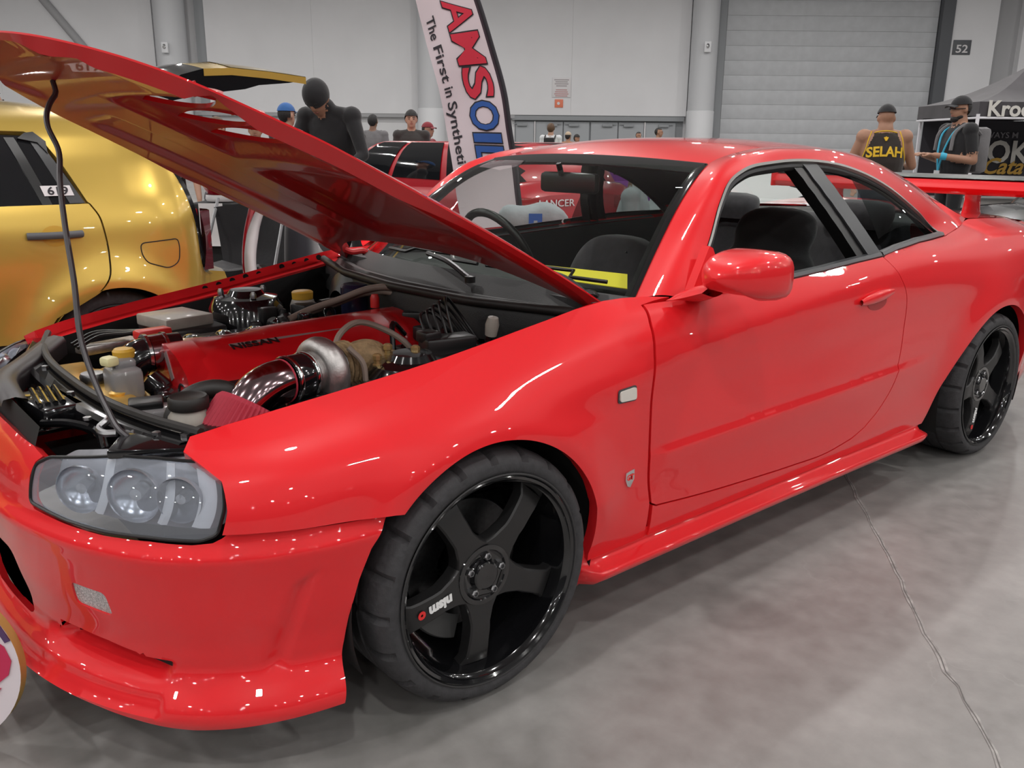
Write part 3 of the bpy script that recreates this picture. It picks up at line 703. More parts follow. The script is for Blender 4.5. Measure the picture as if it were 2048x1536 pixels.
# --- wheels
def make_wheel():
    wh = empty('wheel', parent=car)
    mb = MB(); n = 160
    prof = [(.236, -.225), (.262, -.232), (.290, -.226), (.301, -.212), (.3045, -.19), (.305, -.15), (.305, -.145), (.299, -.143), (.299, -.135), (.305, -.133), (.305, -.095), (.299, -.093), (.299, -.085), (.305, -.083), (.3045, -.045), (.302, -.030), (.2965, -.014), (.289, -.004), (.281, .002), (.272, .004), (.263, .003), (.255, -.001), (.2500, -.006), (.244, -.010)]
    V, Fc = lathe_vf(prof, (0, 0, 0), (0, -1, 0), n); V = np.array(V).reshape(len(prof), n, 3)
    for k in range(0, n, 8):       # sipes cut across the tread shoulders
        for r in (14, 15, 16, 17):
            V[r, k] *= np.array([.960, 1, .960])
        for r in (2, 3, 4):
            V[r, (k+2) % n] *= np.array([.965, 1, .965])
        if k % 16 == 0:
            for r in (9, 10): V[r, k] *= np.array([.985, 1, .985])
    mb.add(V.reshape(-1, 3), Fc); mb.build('tire', M['tread'], wh, sharp=35)
    mb = MB(); mb.lathe([(.2560, .0042), (.2535, .0058), (.2510, .0048)], (0, 0, 0), (0, -1, 0), 96); mb.build('bead_ring', M['rubber'], wh)
    mb = MB(); mb.lathe([(.244, -.012), (.2487, -.006), (.2490, .002), (.2465, .0035), (.240, -.001), (.237, -.008), (.231, -.014), (.228, -.028), (.226, -.05), (.220, -.075), (.214, -.10), (.210, -.20), (.232, -.215)], (0, 0, 0), (0, -1, 0), 96)
    mb.build('rim', M['black_gloss'], wh, sharp=30)
    for k in range(5):
        a = math.radians(-96+72*k); ca, sa = math.cos(a), math.sin(a); rows = []
        for t in np.linspace(0, 1, 16):
            r = .052+(.224-.052)*t
            hw = float(np.interp(t, [0, .18, .40, .70, .88, 1.0], [.056, .038, .029, .030, .033, .042])); h0 = float(np.interp(t, [0, .2, .5, .85, 1], [-.040, -.036, -.030, -.034, -.046])); th = float(np.interp(t, [0, 1], [.035, .03]))
            sec = [(-hw*1.06, h0-th), (-hw*1.04, h0-.012), (-hw, h0-.004), (-hw+.004, h0), (-hw*.4, h0+.001), (hw*.4, h0+.001), (hw-.004, h0), (hw, h0-.004), (hw*1.04, h0-.012), (hw*1.06, h0-th)]
            rows.append([(r*ca-q*sa, -h, r*sa+q*ca) for q, h in sec])
        mb = MB(); mb.grid(np.array(rows)); mb.build('spoke', M['spoke'], wh, sharp=35)
    mb = MB(); mb.lathe([(.076, -.075), (.076, -.040), (.073, -.035), (.062, -.0345), (.058, -.040), (.040, -.042), (.036, -.036), (.034, -.030), (.030, -.0275), (.0005, -.027)], (0, 0, 0), (0, -1, 0), 48); mb.build('hub', M['black_gloss'], wh, sharp=30)
    for k in range(5):
        a = math.radians(-60+72*k); c = (.0475*math.cos(a), .040, .0475*math.sin(a)); mb = MB()
        mb.lathe([(.0095, -.01), (.0095, .010), (.0075, .013), (.006, .013), (.0055, .006), (.0005, .006)], c, (0, -1, 0), 6); mb.build('lug_nut', M['steel'], wh, sharp=25)
    mb = MB(); mb.lathe([(.075, -.120), (.158, -.120), (.160, -.124), (.160, -.140), (.075, -.142)], (0, 0, 0), (0, -1, 0), 64); mb.build('brake_disc', M['disc'], wh, sharp=30)
    mb = MB(); V, Fc = lathe_vf([(.120, -.095), (.178, -.095), (.182, -.10), (.182, -.165), (.12, -.165)], (0, 0, 0), (0, -1, 0), 14, math.radians(20), math.radians(75)); mb.add(V, Fc); mb.build('brake_caliper', M['caliper'], wh, sharp=30)
    return wh
M['spoke'] = mat('spoke_black', (0.013, 0.0125, 0.013), 0.45, 0, 0.2)
M['disc'] = mat('brake_steel', (0.05, 0.05, 0.052), 0.35, 0.9, noise=0.2, nscale=90)
M['caliper'] = mat('caliper_grey', (0.10, 0.10, 0.10), 0.5, 0.3)
WY = -.870
wheel_f = make_wheel(); wheel_f.location = (WF[0], WY, WF[1])
def copy_tree(o, parent=None):
    c = o.copy(); COL.objects.link(c); c.parent = parent
    for ch in o.children: copy_tree(ch, c)
    return c
wheel_r = copy_tree(wheel_f, car); wheel_r.location = (WR[0], WY, WR[1]); wheel_r.rotation_euler = (0, math.radians(-65), 0)
for x in (WF[0], WR[0]):
    wfar = copy_tree(wheel_f, car); wfar.location = (x, -WY, .305); wfar.rotation_euler = (0, 0, PI)
def spoke_text(wh, ang):
    a = math.radians(ang); ex = np.array([math.cos(a), 0, math.sin(a)]); ny = np.array([0, -1.0, 0]); ey = np.cross(ny, ex)
    for body, col, r0, al in (('nism', M['white'], .100, 'LEFT'), ('o', M['redprint'], .174, 'LEFT')):
        text_mesh('wheel_lettering', body, .034, col, wh, basis(ex*r0+np.array([0, .0315-.0032, 0]), ex, ey), .0006, .12, .0018, al, 1.0)
spoke_text(wheel_f, -96-72); spoke_text(wheel_r, -96-72)
# wheel wells
def liner_arc(mb, cx, rr, sgn):
    rows = []
    for y in (.838, .60, .55):
        r = rr if y > .58 else .05
        rows.append([(cx+r*math.cos(a), sgn*y, .305+r*math.sin(a)) for a in np.linspace(-.35, PI+.35, 40)])
    mb.grid(np.array(rows))
for cx, rr in ((WF[0], .352), (WR[0], .40)):
    for sgn in (-1, 1):
        mb = MB(); liner_arc(mb, cx, rr, sgn); mb.build('wheel_liner', M['liner'], car)
# black floor pan closing the underside
mb = MB(); mb.box((1.35, 0, .20), (3.6, 1.40, .05)); mb.build('underbody', M['liner'], car, False)

# --- details on the near side
Mk = mat('side_marker', (0.72, 0.68, 0.62), 0.35, 0, 0.5)
for side in (1, -1):
    P = fillet([(.408, .676), (.466, .680), (.468, .648), (.407, .650)], .008); o = panel('side_marker', P, side_map(-side), .006, Mk, car, thick=.012, out=(0, -side, 0), offset=.007)
    P2 = fillet([(.404, .680), (.470, .684), (.472, .644), (.403, .646)], .008); panel('marker_bezel', P2, side_map(-side), .008, M['grey_trim'], car, thick=.006, out=(0, -side, 0), offset=.003)
    P = [(.438, .456), (.472, .460), (.474, .432), (.460, .412), (.447, .418), (.437, .436)]; o = panel('fender_badge', P, side_map(-side), .006, M['chrome'], car, thick=.006, out=(0, -side, 0), offset=.004)
text_mesh('badge_lettering', 'GT', .020, M['redprint'], car, basis((.456, -float(side_w([.456], [.441])[0])-.0048, .440), (1, 0, 0), (0, 0, 1)), .0008, 0, .0006)
# door handle
def handle(side):
    rows = []
    for t in np.linspace(0, 1, 15):
        x = 1.535+.205*t; zc = .777+.018*t; k = math.sin(PI*min(max(t, .04), .96))**.35
        w = float(side_w([x], [zc])[0]); r = []
        for a in np.linspace(0, 2*PI, 14, endpoint=False): r.append((x, -side*(w+.010+.013*k*math.cos(a)), zc+.019*k*math.sin(a)))
        rows.append(r)
    mb = MB(); mb.grid(np.array(rows), close_u=True); mb.build('door_handle', RED, door if side > 0 else door_far)
    cup = []
    for t in np.linspace(-1, 1, 17):
        r = []
        for q in np.linspace(-1, 1, 9):
            x = 1.655+.062*t; z = .772+.030*q; w = float(side_w([x], [z])[0]); r.append((x, -side*(w+.0015-.0), z))
        cup.append(r)
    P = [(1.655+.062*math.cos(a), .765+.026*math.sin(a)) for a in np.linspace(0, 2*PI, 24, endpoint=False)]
    panel('handle_recess_shade', P, side_map(-side), .01, M['red_under'], door if side > 0 else door_far, thick=0, out=(0, -side, 0), offset=.0012)  # flat patch on the skin, darker red stands for the recess shade
handle(1); handle(-1)
# door mirror
def door_mirror(side):
    n = 24; rows = []
    # shell: front face convex towards -x, open to the rear
    prof = [(-.012, .06), (-.008, .18), (.0, .34), (.012, .50), (.03, .65), (.07, .84), (.11, .95), (.15, 1.0), (.175, .985), (.18, .93)]
    cy, cz = -.938, .943
    def ring(k):
        r = []
        for a in np.linspace(0, 2*PI, n, endpoint=False):
            c, s = math.cos(a), math.sin(a); yy = abs(c)**(2/4.2)*math.copysign(1, c)*.104*k; zz = abs(s)**(2/3.2)*math.copysign(1, s)*.064*k
            r.append((yy, zz))
        return r
    for x, k in prof:
        rows.append([(.655+x+.10*(-(yy+.0))*.55, side*0+cy+yy, cz+zz+(.010 if zz < 0 else 0)*abs(zz)/.06*(yy > -.05)) for yy, zz in ring(k)])
    G = np.array(rows); G[:, :, 1] *= side
    mb = MB(); mb.grid(G if side > 0 else G[:, ::-1], close_u=True); mb.add(G[0] if side > 0 else G[0][::-1], [tuple(range(n))]); mm = mb.build('door_mirror', RED, door if side > 0 else door_far, sharp=60)
    g = G[-1]*1.0; c = g.mean(0); gl = c+(g-c)*.93-np.array([.004, 0, 0]); mb = MB(); mb.add(gl, [tuple(range(n))]); mb.build('mirror_glass', M['chrome'], door if side > 0 else door_far, False)
    st = loft([[(.66, -.775, .866), (.67, -.80, .872), (.70, -.86, .893)], [(.74, -.79, .893), (.74, -.82, .905), (.745, -.87, .915)], [(.82, -.792, .870), (.80, -.82, .878), (.79, -.87, .895)], [(.74, -.79, .862), (.74, -.825, .862), (.745, -.87, .880)], [(.66, -.775, .866), (.67, -.80, .872), (.70, -.86, .893)]], 10, 21)
    st[:, :, 1] *= side; mb = MB(); mb.grid(st); mb.build('mirror_stalk', RED, door if side > 0 else door_far)
    sail = np.array([(.73, -.790, .862), (.90, -.796, .866), (.868, -.785, .925), (.850, -.768, .992), (.838, -.765, .998)]); sail[:, 1] *= side
    mb = MB(); mb.add(list(sail+np.array([0, -.006*side, 0]))+list(sail+np.array([0, .02*side, 0])), [(0, 1, 2, 3, 4), (9, 8, 7, 6, 5)]+[(i, 5+i, 5+(i+1) % 5, (i+1) % 5) for i in range(5)]); mb.build('mirror_sail', RED, door if side > 0 else door_far, False)
door_mirror(1); door_mirror(-1)
# ================================================================== HERO CAR: cabin, tail, wing
M['cloth_black'] = mat('seat_cloth_black', (0.012, 0.012, 0.013), 0.9, sheen=0.3, bump=0.2, bscale=400)
M['cloth_grey'] = mat('seat_cloth_grey', (0.055, 0.05, 0.058), 0.9, sheen=0.3, noise=0.15, nscale=30, bump=0.2, bscale=400)
M['dash'] = mat('dash_plastic', (0.010, 0.011, 0.012), 0.6, bump=0.15, bscale=350)
M['yellow_paper'] = mat('yellow_paper', (0.85, 0.72, 0.02), 0.6)
def rloft(secs, name, mt, parent, n=20, cap=True):
    """secs: (cx, cy, cz, half_y, half_z-or-x, tilt) rounded sections stacked along z"""
    rows = []
    for (cx, cy, cz, hy, hx) in secs:
        r = []
        for a in np.linspace(0, 2*PI, n, endpoint=False):
            c, s = math.cos(a), math.sin(a); r.append((cx+hx*abs(s)**.6*math.copysign(1, s), cy+hy*abs(c)**.55*math.copysign(1, c), cz))
        rows.append(r)
    R = np.array(rows); d = np.linspace(0, 1, len(R)); R = np.stack([herm(d, R[:, j], np.linspace(0, 1, len(R)*3)) for j in range(n)], 1)
    mb = MB(); mb.grid(R, close_u=True)
    if cap: mb.add(R[0], [tuple(range(n))]); mb.add(R[-1], [tuple(range(n))])
    return mb.build(name, mt, parent, sharp=60)
for sgn in (-1, 1):
    seat = empty('front_seat', parent=car); y = sgn*.365
    rloft([(1.30, y, .36, .22, .25), (1.30, y, .44, .25, .27), (1.30, y, .50, .25, .27), (1.31, y, .53, .20, .24)], 'seat_cushion', M['cloth_black'], seat)
    if sgn > 0: rloft([(1.56, y, .46, .25, .09), (1.60, y, .56, .26, .085), (1.655, y, .68, .25, .075), (1.69, y, .78, .225, .065), (1.71, y, .84, .18, .055), (1.72, y, .87, .12, .04), (1.725, y, .88, .05, .02)], 'seat_back', M['cloth_grey'], seat)
    else: rloft([(1.56, y, .46, .25, .09), (1.60, y, .56, .26, .085), (1.655, y, .70, .25, .075), (1.70, y, .80, .225, .065), (1.725, y, .86, .185, .055), (1.745, y, .895, .155, .05), (1.765, y, .95, .165, .048), (1.78, y, 1.0, .150, .045), (1.79, y, 1.03, .105, .035), (1.795, y, 1.04, .05, .02)], 'seat_back', M['cloth_black'], seat)
    mb = MB(); mb.lathe([(.024, 0), (.028, .004), (.024, .010), (.016, .008), (.0005, .006)], (1.66, y-.09*1, .80), (-.94, 0, -.3), 18); mb.build('belt_guide', M['black_gloss'], seat)
mb = MB(); rs = loft([[(2.05, -.62, .45), (2.05, 0, .47), (2.05, .62, .45)], [(2.25, -.64, .58), (2.27, 0, .60), (2.25, .64, .58)], [(2.38, -.62, .78), (2.40, 0, .80), (2.38, .62, .78)], [(2.45, -.55, .945), (2.47, 0, .965), (2.45, .55, .945)], [(2.56, -.52, .955), (2.58, 0, .975), (2.56, .52, .955)]], 31, 25)
for j in range(31):
    q = abs(j-15)/15; rs[3:18, j, 0] -= .05*math.exp(-((q-.5)/.28)**2)
mb.grid(rs); mb.build('rear_seat', M['cloth_grey'], car)
for sgn in (-1, 1):
    rloft([(2.42, sgn*.33, .93, .14, .05), (2.43, sgn*.33, .99, .15, .06), (2.445, sgn*.33, 1.03, .13, .05), (2.45, sgn*.33, 1.045, .07, .03)], 'rear_headrest', M['cloth_grey'], car)
mb = MB(); mb.grid(loft([[(2.55, -.52, .955), (2.55, 0, .975), (2.55, .52, .955)], [(2.98, -.50, .955), (2.99, 0, .975), (2.98, .50, .955)]], 11, 6)); mb.build('parcel_shelf', M['dash'], car)
# cabin tub
mb = MB(); mb.box((1.6, 0, .28), (2.2, 1.5, .03)); mb.box((.52, 0, .58), (.03, 1.36, .56)); mb.build('cabin_floor', M['cloth_black'], car, False)
for sgn in (-1, 1):
    pts = np.array([[(.62, .60, .30), (.62, .66, .60), (.64, .69, .845)], [(1.0, .70, .30), (1.0, .745, .60), (1.0, .755, .85)], [(1.7, .70, .30), (1.7, .745, .60), (1.7, .755, .88)], [(2.3, .66, .30), (2.3, .70, .62), (2.3, .69, .91)], [(2.55, .6, .4), (2.55, .60, .7), (2.55, .56, .945)]]); pts[:, :, 1] *= sgn
    mb = MB(); mb.grid(np.stack([cr(r, 8) for r in pts])); mb.build('door_card', M['dash'], car)
    mb = MB(); mb.grid(np.array([[(.66, sgn*.69, .852), (1.0, sgn*.757, .853), (1.7, sgn*.757, .884), (2.3, sgn*.69, .914)], [(.66, sgn*.71, .860), (1.0, sgn*.785, .862), (1.7, sgn*.785, .893), (2.3, sgn*.712, .921)]])); mb.build('door_cap', M['dash'], car)
    # inner pillar and rail trims
    e = Oe*np.array([1, -sgn, 1]); e = e[:int(len(e)*.98)]; i2 = cr(I_, 200)*np.array([1, -sgn, 1])
    mb = MB(); a = e[:185]+np.array([.0, -.03*sgn*0, -.022]); a[:, 1] -= sgn*.03*1; b = i2[:185]+np.array([.012, 0, -.020]); b[:, 1] -= sgn*.02; mb.grid(np.stack([a, (a+b)/2-np.array([0, 0, .01]), b])); mb.build('pillar_lining', M['dash'], car)
# headliner
hl = np.array(rows_roof if 'rows_roof' in globals() else rows); hl = None
G2 = np.array([r for r in roof_rows])-np.array([0, 0, .03]); mb = MB(); mb.grid(G2[::-1]); mb.build('headliner', M['cloth_grey'], car)
# dashboard
d = loft([[(.58, -.66, .83), (.50, -.3, .86), (.49, 0, .865), (.50, .3, .86), (.58, .66, .83)], [(.76, -.68, .845), (.74, -.3, .86), (.74, 0, .865), (.74, .3, .875), (.76, .68, .845)], [(.88, -.69, .80), (.88, -.3, .815), (.88, 0, .82), (.88, .3, .84), (.88, .69, .80)], [(.92, -.68, .64), (.94, -.3, .66), (.96, 0, .66), (.94, .3, .66), (.92, .68, .64)], [(.82, -.68, .45), (.86, -.3, .45), (.96, 0, .42), (.86, .3, .45), (.82, .68, .45)]], 31, 25)
mb = MB(); mb.grid(d); mb.build('dashboard', M['dash'], car)
mb = MB(); q = loft([[(.80, .22, .86), (.80, .365, .875), (.80, .52, .86)], [(.86, .23, .90), (.85, .365, .93), (.86, .51, .90)], [(.90, .24, .86), (.90, .365, .87), (.90, .50, .86)]], 13, 13); mb.grid(q); mb.build('gauge_hood', M['dash'], car)
# steering wheel (right-hand drive)
sw = np.array([1.02, .365, .845]); ax = np.array([.90, 0, .43]); ax /= np.linalg.norm(ax); uu_ = np.array([0, 1.0, 0]); vv_ = np.cross(ax, uu_)
t = np.linspace(0, 2*PI, 41); mb = MB(); mb.tube([sw+.185*(uu_*math.cos(a)+vv_*math.sin(a)) for a in t], .016, 10, False); stw = mb.build('steering_wheel', M['black_satin'], car)
mb = MB(); mb.ell(sw-ax*.01, (.05, .065, .06), 10)
for a in (.15, PI-.15, 1.5*PI): mb.tube([sw, sw+.18*(uu_*math.cos(a)+vv_*math.sin(a))], .014, 8)
mb.build('steering_hub', M['black_satin'], stw)
# interior mirror and stickers behind the glass
mb = MB(); mb.box((1.02, -.02, 1.135), (.035, .25, .070), R=rotz(.12), bev=.015); mb.tube([(1.0, 0, 1.16), (.985, 0, 1.20)], .01, 8); mb.build('interior_mirror', M['black_satin'], car)
V = [(.575, -.40, .884), (.700, -.60, .866), (.775, -.53, .892), (.64, -.32, .906)]; mb = MB(); mb.add([np.array(v)+np.array([0, 0, .006]) for v in V]+[np.array(v)+np.array([0, 0, .004]) for v in V], [(0, 1, 2, 3), (7, 6, 5, 4), (0, 4, 5, 1), (1, 5, 6, 2), (2, 6, 7, 3), (3, 7, 4, 0)])
pp = mb.build('show_card', M['yellow_paper'], None, False); tag(pp, 'yellow show card lying on the dashboard behind the windshield', 'card')
text_mesh('card_print', '• OWNER •', .03, M['black_satin'], pp, basis((.667, -.46, .8795), (.125, -.17, -.014), (.06, .09, .001)), .0003) if False else None

# --- tail
def tail():
    rows = []
    for z, dx in ((.14, .05), (.20, .01), (.30, 0), (.45, 0), (.56, .01), (.66, .02), (.78, .02), (.86, .035), (.905, .05), (.925, .075)):
        w0 = float(side_w([3.45], [z])[0]); r = []
        for t in np.linspace(0, 1, 24):
            a = t*PI/2; y = -w0*math.cos(a)**.55 if t < 1 else 0; x = 3.45+(.30-dx)*math.sin(a)**.8
            r.append((x, y, z))
        rows.append(r)
    return np.array(rows)
mb = MB(); mb.grid(tail()); tb = mb.build('rear_bumper', RED, car); sym(tb)
tx = np.linspace(2.92, 3.66, 14); mb = MB(); mb.grid(np.array([[(x+(.06*(1-q*q) if x > 3.5 else 0), q*float(np.interp(x, [2.92, 3.2, 3.45, 3.62], [.58, .575, .545, .49])), float(np.interp(x, [2.92, 3.2, 3.45, 3.66], [.965, .954, .942, .926]))+.018*(1-q*q)) for q in np.linspace(-1, 1, 15)] for x in tx])); mb.build('trunk_lid', RED, car)
for sgn in (-1, 1):
    for y in (.62, .46):
        mb = MB(); mb.lathe([(.062, -.01), (.062, .012), (.055, .02), (.0005, .024)], (3.695 if y < .5 else 3.665, sgn*y, .70), (1, sgn*.25 if y > .5 else 0, 0), 24); mb.build('tail_lamp', mat('tail_red', (.5, .01, .01), .2, 0, 1.0) if 'tail_red' not in bpy.data.materials else bpy.data.materials['tail_red'], car)
# --- rear wing: red blade with a black top flap on two pylons
wing = empty('rear_wing', parent=car)
sec = [(-.14, -.012), (-.11, .022), (-.03, .032), (.06, .030), (.13, .022), (.135, .004), (.06, -.020), (-.03, -.040), (-.10, -.042)]
rows = [[(3.46+a, y, 1.085+b-.02*(abs(y)/.7)**2*0) for a, b in sec] for y in np.linspace(-.70, .70, 21)]
mb = MB(); mb.grid(np.array(rows), close_u=True); mb.add(rows[0], [tuple(range(9))]); mb.add(rows[-1], [tuple(range(9))[::-1]]); mb.build('wing_blade', RED, wing, sharp=50)
sec = [(-.10, .0), (-.05, .012), (.05, .016), (.12, .010), (.12, .004), (.0, .002)]
rows = [[(3.47+a, y, 1.118+b) for a, b in sec] for y in np.linspace(-.70, .70, 15)]
mb = MB(); mb.grid(np.array(rows), close_u=True); mb.add(rows[0], [tuple(range(6))]); mb.add(rows[-1], [tuple(range(6))[::-1]]); mb.build('wing_flap', M['black_satin'], wing, sharp=50)
for sgn in (-1, 1):
    rows = []
    for z, hx, hy in ((.925, .11, .030), (.96, .09, .022), (1.02, .075, .020), (1.075, .085, .024)):
        rows.append([(3.44+hx*abs(math.cos(a))**.7*math.copysign(1, math.cos(a)), sgn*.37+hy*math.sin(a), z) for a in np.linspace(0, 2*PI, 16, endpoint=False)])
    mb = MB(); mb.grid(np.array(rows), close_u=True); mb.build('wing_pylon', RED, wing)
    mb = MB(); mb.box((3.46, sgn*.705, 1.085), (.28, .012, .085), bev=.005); mb.build('end_plate', RED, wing)
# ================================================================== HERO CAR: engine bay
BG, BS, BP = M['black_gloss'], M['black_satin'], M['black_plastic']
M['wrap'] = mat('heat_wrap', (0.28, 0.19, 0.10), 0.8, 0.2, noise=0.3, nscale=50, bump=0.5, bscale=90)
M['tan_hose'] = mat('tan_hose', (0.22, 0.17, 0.14), 0.6)
M['black_hose'] = mat('black_hose', (0.015, 0.013, 0.012), 0.5)
M['plum'] = mat('polished_pipe', (0.42, 0.30, 0.32), 0.12, 1.0)
M['filter'] = mat('filter_red', (0.42, 0.025, 0.05), 0.7)
M['gold'] = mat('yellow_reflection_metal', (0.72, 0.45, 0.10), 0.35, 0.5, 0.3, noise=0.2, nscale=15)  # reflection of the yellow car painted into the metal's colour
M['cloudy'] = mat('cloudy_plastic', (0.36, 0.33, 0.29), 0.45, 0, 0.2, noise=0.12, nscale=20)
M['smoke'] = mat('smoke_plastic', (0.24, 0.235, 0.24), 0.3, 0, 0.5)
M['yellow_cap'] = mat('yellow_cap', (0.62, 0.36, 0.04), 0.4)
M['cream_cap'] = mat('cream_cap', (0.85, 0.80, 0.45), 0.45)
M['brass'] = mat('brass', (0.55, 0.40, 0.18), 0.35, 0.8)
M['red_plastic'] = mat('red_plastic', (0.65, 0.02, 0.02), 0.35)
M['seal'] = mat('rubber_seal', (0.035, 0.027, 0.030), 0.4)
def part(mb, name, mt, parent=car, sharp=40, smooth=True): return mb.build(name, mt, parent, smooth, sharp)
# bay tub
mb = MB()
for sgn in (-1, 1):
    mb.grid(np.array([[(-.62, sgn*.56, .40), (-.30, sgn*.60, .40), (.10, sgn*.60, .40), (.50, sgn*.62, .40)], [(-.62, sgn*.57, .60), (-.30, sgn*.62, .62), (.10, sgn*.63, .66), (.50, sgn*.64, .70)], [(-.60, sgn*.585, .672), (-.30, sgn*.632, .715), (.0, sgn*.645, .752), (.50, sgn*.655, .832)]]))
mb.grid(np.array([[(.47, -.64, .35), (.47, .64, .35)], [(.45, -.64, .70), (.45, .64, .70)], [(.40, -.64, .80), (.40, .64, .80)]]))
mb.grid(np.array([[(-.60, -.55, .38), (-.60, .55, .38)], [(.47, -.60, .38), (.47, .60, .38)]]))
part(mb, 'engine_bay_tub', M['black_satin'], smooth=False)
# fender top flanges along the hood gap (black discs stand for the shade in their holes)
xs = np.linspace(-.57, .50, 40)
for sgn in (-1, 1):
    w = np.array([float(side_w([x], [float(side_top(x)[0])])[0]) for x in xs]); z = side_top(xs)
    G = np.array([np.stack([xs, sgn*w, z], 1), np.stack([xs, sgn*(w-.006), z-.022], 1), np.stack([xs, sgn*(w-.012), z-.034], 1), np.stack([xs, sgn*(w-.032), z-.038], 1), np.stack([xs, sgn*(w-.036), z-.062], 1)])
    mb = MB(); mb.grid(G); fg = part(mb, 'fender_flange', RED)
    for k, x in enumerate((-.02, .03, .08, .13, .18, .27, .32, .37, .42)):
        j = int(np.argmin(np.abs(xs-x))); mb = MB(); mb.lathe([(.0105, 0), (.0105, .005), (.0005, .005)], (x, sgn*(w[j]-.003), z[j]-.016), (0, -sgn, .25), 12); part(mb, 'flange_hole_shade', M['liner'], fg)
# radiator support, latch panel and slam seal
sup = cr([(-.555, -.60, .690), (-.60, -.45, .690), (-.635, -.25, .690), (-.645, 0, .690), (-.635, .25, .690), (-.60, .45, .690), (-.555, .60, .690)], 40)
mb = MB(); G = [sup+np.array(o) for o in ((-.035, 0, -.05), (-.035, 0, -.008), (-.025, 0, 0), (.022, 0, 0), (.03, 0, -.008), (.03, 0, -.05))]; mb.grid(np.array(G)); part(mb, 'radiator_support', BG, sharp=30)
mb = MB(); mb.tube(sup+np.array([.016, 0, .012]), .010, 8); part(mb, 'support_bar', M['black_hose'])
se = cr([(-.545, .50, .705), (-.60, .40, .703), (-.665, .28, .702), (-.74, .14, .702), (-.765, .0, .702), (-.765, -.08, .69)], 30)
mb = MB(); G = [se+np.array(o) for o in ((-.030, .01, -.012), (-.024, .01, .002), (0, 0, .008), (.022, -.01, .002), (.028, -.01, -.012), (.028, -.01, -.05))]; mb.grid(np.array(G)); part(mb, 'slam_seal', M['seal'], sharp=60)
mb = MB(); mb.grid(np.array([[(-.83, y, .40), (-.80, y, .60), (-.77, y, .69)] for y in np.linspace(-.32, .32, 9)])); part(mb, 'grille_backing', M['liner'])
# hood latch assembly
mb = MB(); mb.box((-.70, -.10, .665), (.10, .20, .05), R=rotz(.1), bev=.01); mb.box((-.715, -.02, .64), (.07, .10, .08), bev=.008); mb.tube(cr([(-.74, -.2, .66), (-.70, -.28, .672), (-.67, -.36, .668), (-.68, -.44, .65)], 16), .010, 8)
part(mb, 'hood_latch', BG)
for k in range(4):
    mb = MB(); mb.tube([(-.735+.016*k, -.17, .694), (-.72+.016*k, -.02, .694)], .006, 8); part(mb, 'latch_rib', BG)
mb = MB(); mb.tube(cr([(-.645, -.37, .70), (-.66, -.40, .70), (-.675, -.40, .69), (-.675, -.43, .685), (-.655, -.445, .685)], 16), .008, 8); part(mb, 'rod_clip', M['steel'])
for (x, y) in ((-.60, -.52), (-.56, -.57), (-.655, -.1), (-.64, .2), (-.58, .42), (-.545, -.50), (-.68, -.33)):
    mb = MB(); mb.lathe([(.009, 0), (.009, .006), (.0005, .007)], (x, y, .690), (0, 0, 1), 6); part(mb, 'support_bolt', M['steel'], sharp=25)
mb = MB(); mb.box((-.50, -.56, .686), (.10, .09, .012), R=rotz(.5), bev=.004); part(mb, 'corner_plate', BS)
mb = MB(); mb.box((-.585, -.50, .676), (.16, .20, .02), R=rotz(-.55), bev=.006); part(mb, 'headlight_top_plate', BG)
# radiator with top tank, a yellow reflection put into its colour
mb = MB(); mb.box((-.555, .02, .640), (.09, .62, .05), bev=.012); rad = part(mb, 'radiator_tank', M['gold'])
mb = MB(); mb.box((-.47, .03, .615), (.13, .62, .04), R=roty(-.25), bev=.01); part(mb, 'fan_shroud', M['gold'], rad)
mb = MB(); mb.lathe([(.030, 0), (.032, .018), (.028, .026), (.0005, .028)], (-.56, .07, .665), (0, 0, 1), 20); part(mb, 'radiator_cap', M['steel'], rad)
for (x, y) in ((-.545, -.08), (-.53, .16), (-.52, -.20)):
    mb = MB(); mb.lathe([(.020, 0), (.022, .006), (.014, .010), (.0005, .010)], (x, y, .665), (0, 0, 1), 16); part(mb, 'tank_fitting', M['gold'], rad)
# coolant reservoir with yellow and cream caps
mb = MB(); mb.box((-.520, -.05, .685), (.075, .095, .080), bev=.014); mb.box((-.515, -.035, .730), (.055, .06, .03), bev=.012); res = part(mb, 'coolant_reservoir', M['smoke'])
mb = MB(); mb.lathe([(.026, 0), (.027, .016), (.022, .022), (.0005, .023)], (-.505, -.022, .742), (0, 0, 1), 20); part(mb, 'reservoir_cap', M['yellow_cap'], res)
mb = MB(); mb.box((-.55, -.055, .744), (.034, .038, .024), R=rotz(.3), bev=.008); part(mb, 'filler_cap', M['cream_cap'], res)
# relay box
mb = MB(); mb.box((-.525, -.27, .652), (.10, .075, .045), R=rotz(-.3), bev=.008); rb = part(mb, 'relay_box', M['smoke'])
mb = MB(); mb.box((-.535, -.255, .682), (.075, .065, .018), R=rotz(-.3), bev=.005); part(mb, 'relay_lid', BS, rb)
# washer bottle
mb = MB(); mb.lathe([(.045, -.12), (.046, -.03), (.044, -.015), (.036, -.004), (.033, .004)], (-.512, -.468, .716), (0, 0, 1), 24); wb = part(mb, 'washer_bottle', M['cloudy'])
mb = MB(); mb.lathe([(.040, .0), (.042, .004), (.042, .022), (.038, .027), (.034, .024), (.0005, .024)], (-.512, -.468, .718), (0, 0, 1), 28); part(mb, 'bottle_cap', M['black_hose'], wb)
mb = MB(); mb.tube(cr([(-.54, -.42, .64), (-.52, -.41, .70), (-.47, -.42, .735), (-.42, -.44, .735), (-.385, -.45, .69), (-.38, -.46, .63)], 26), .021, 12); part(mb, 'radiator_hose', M['black_hose'])
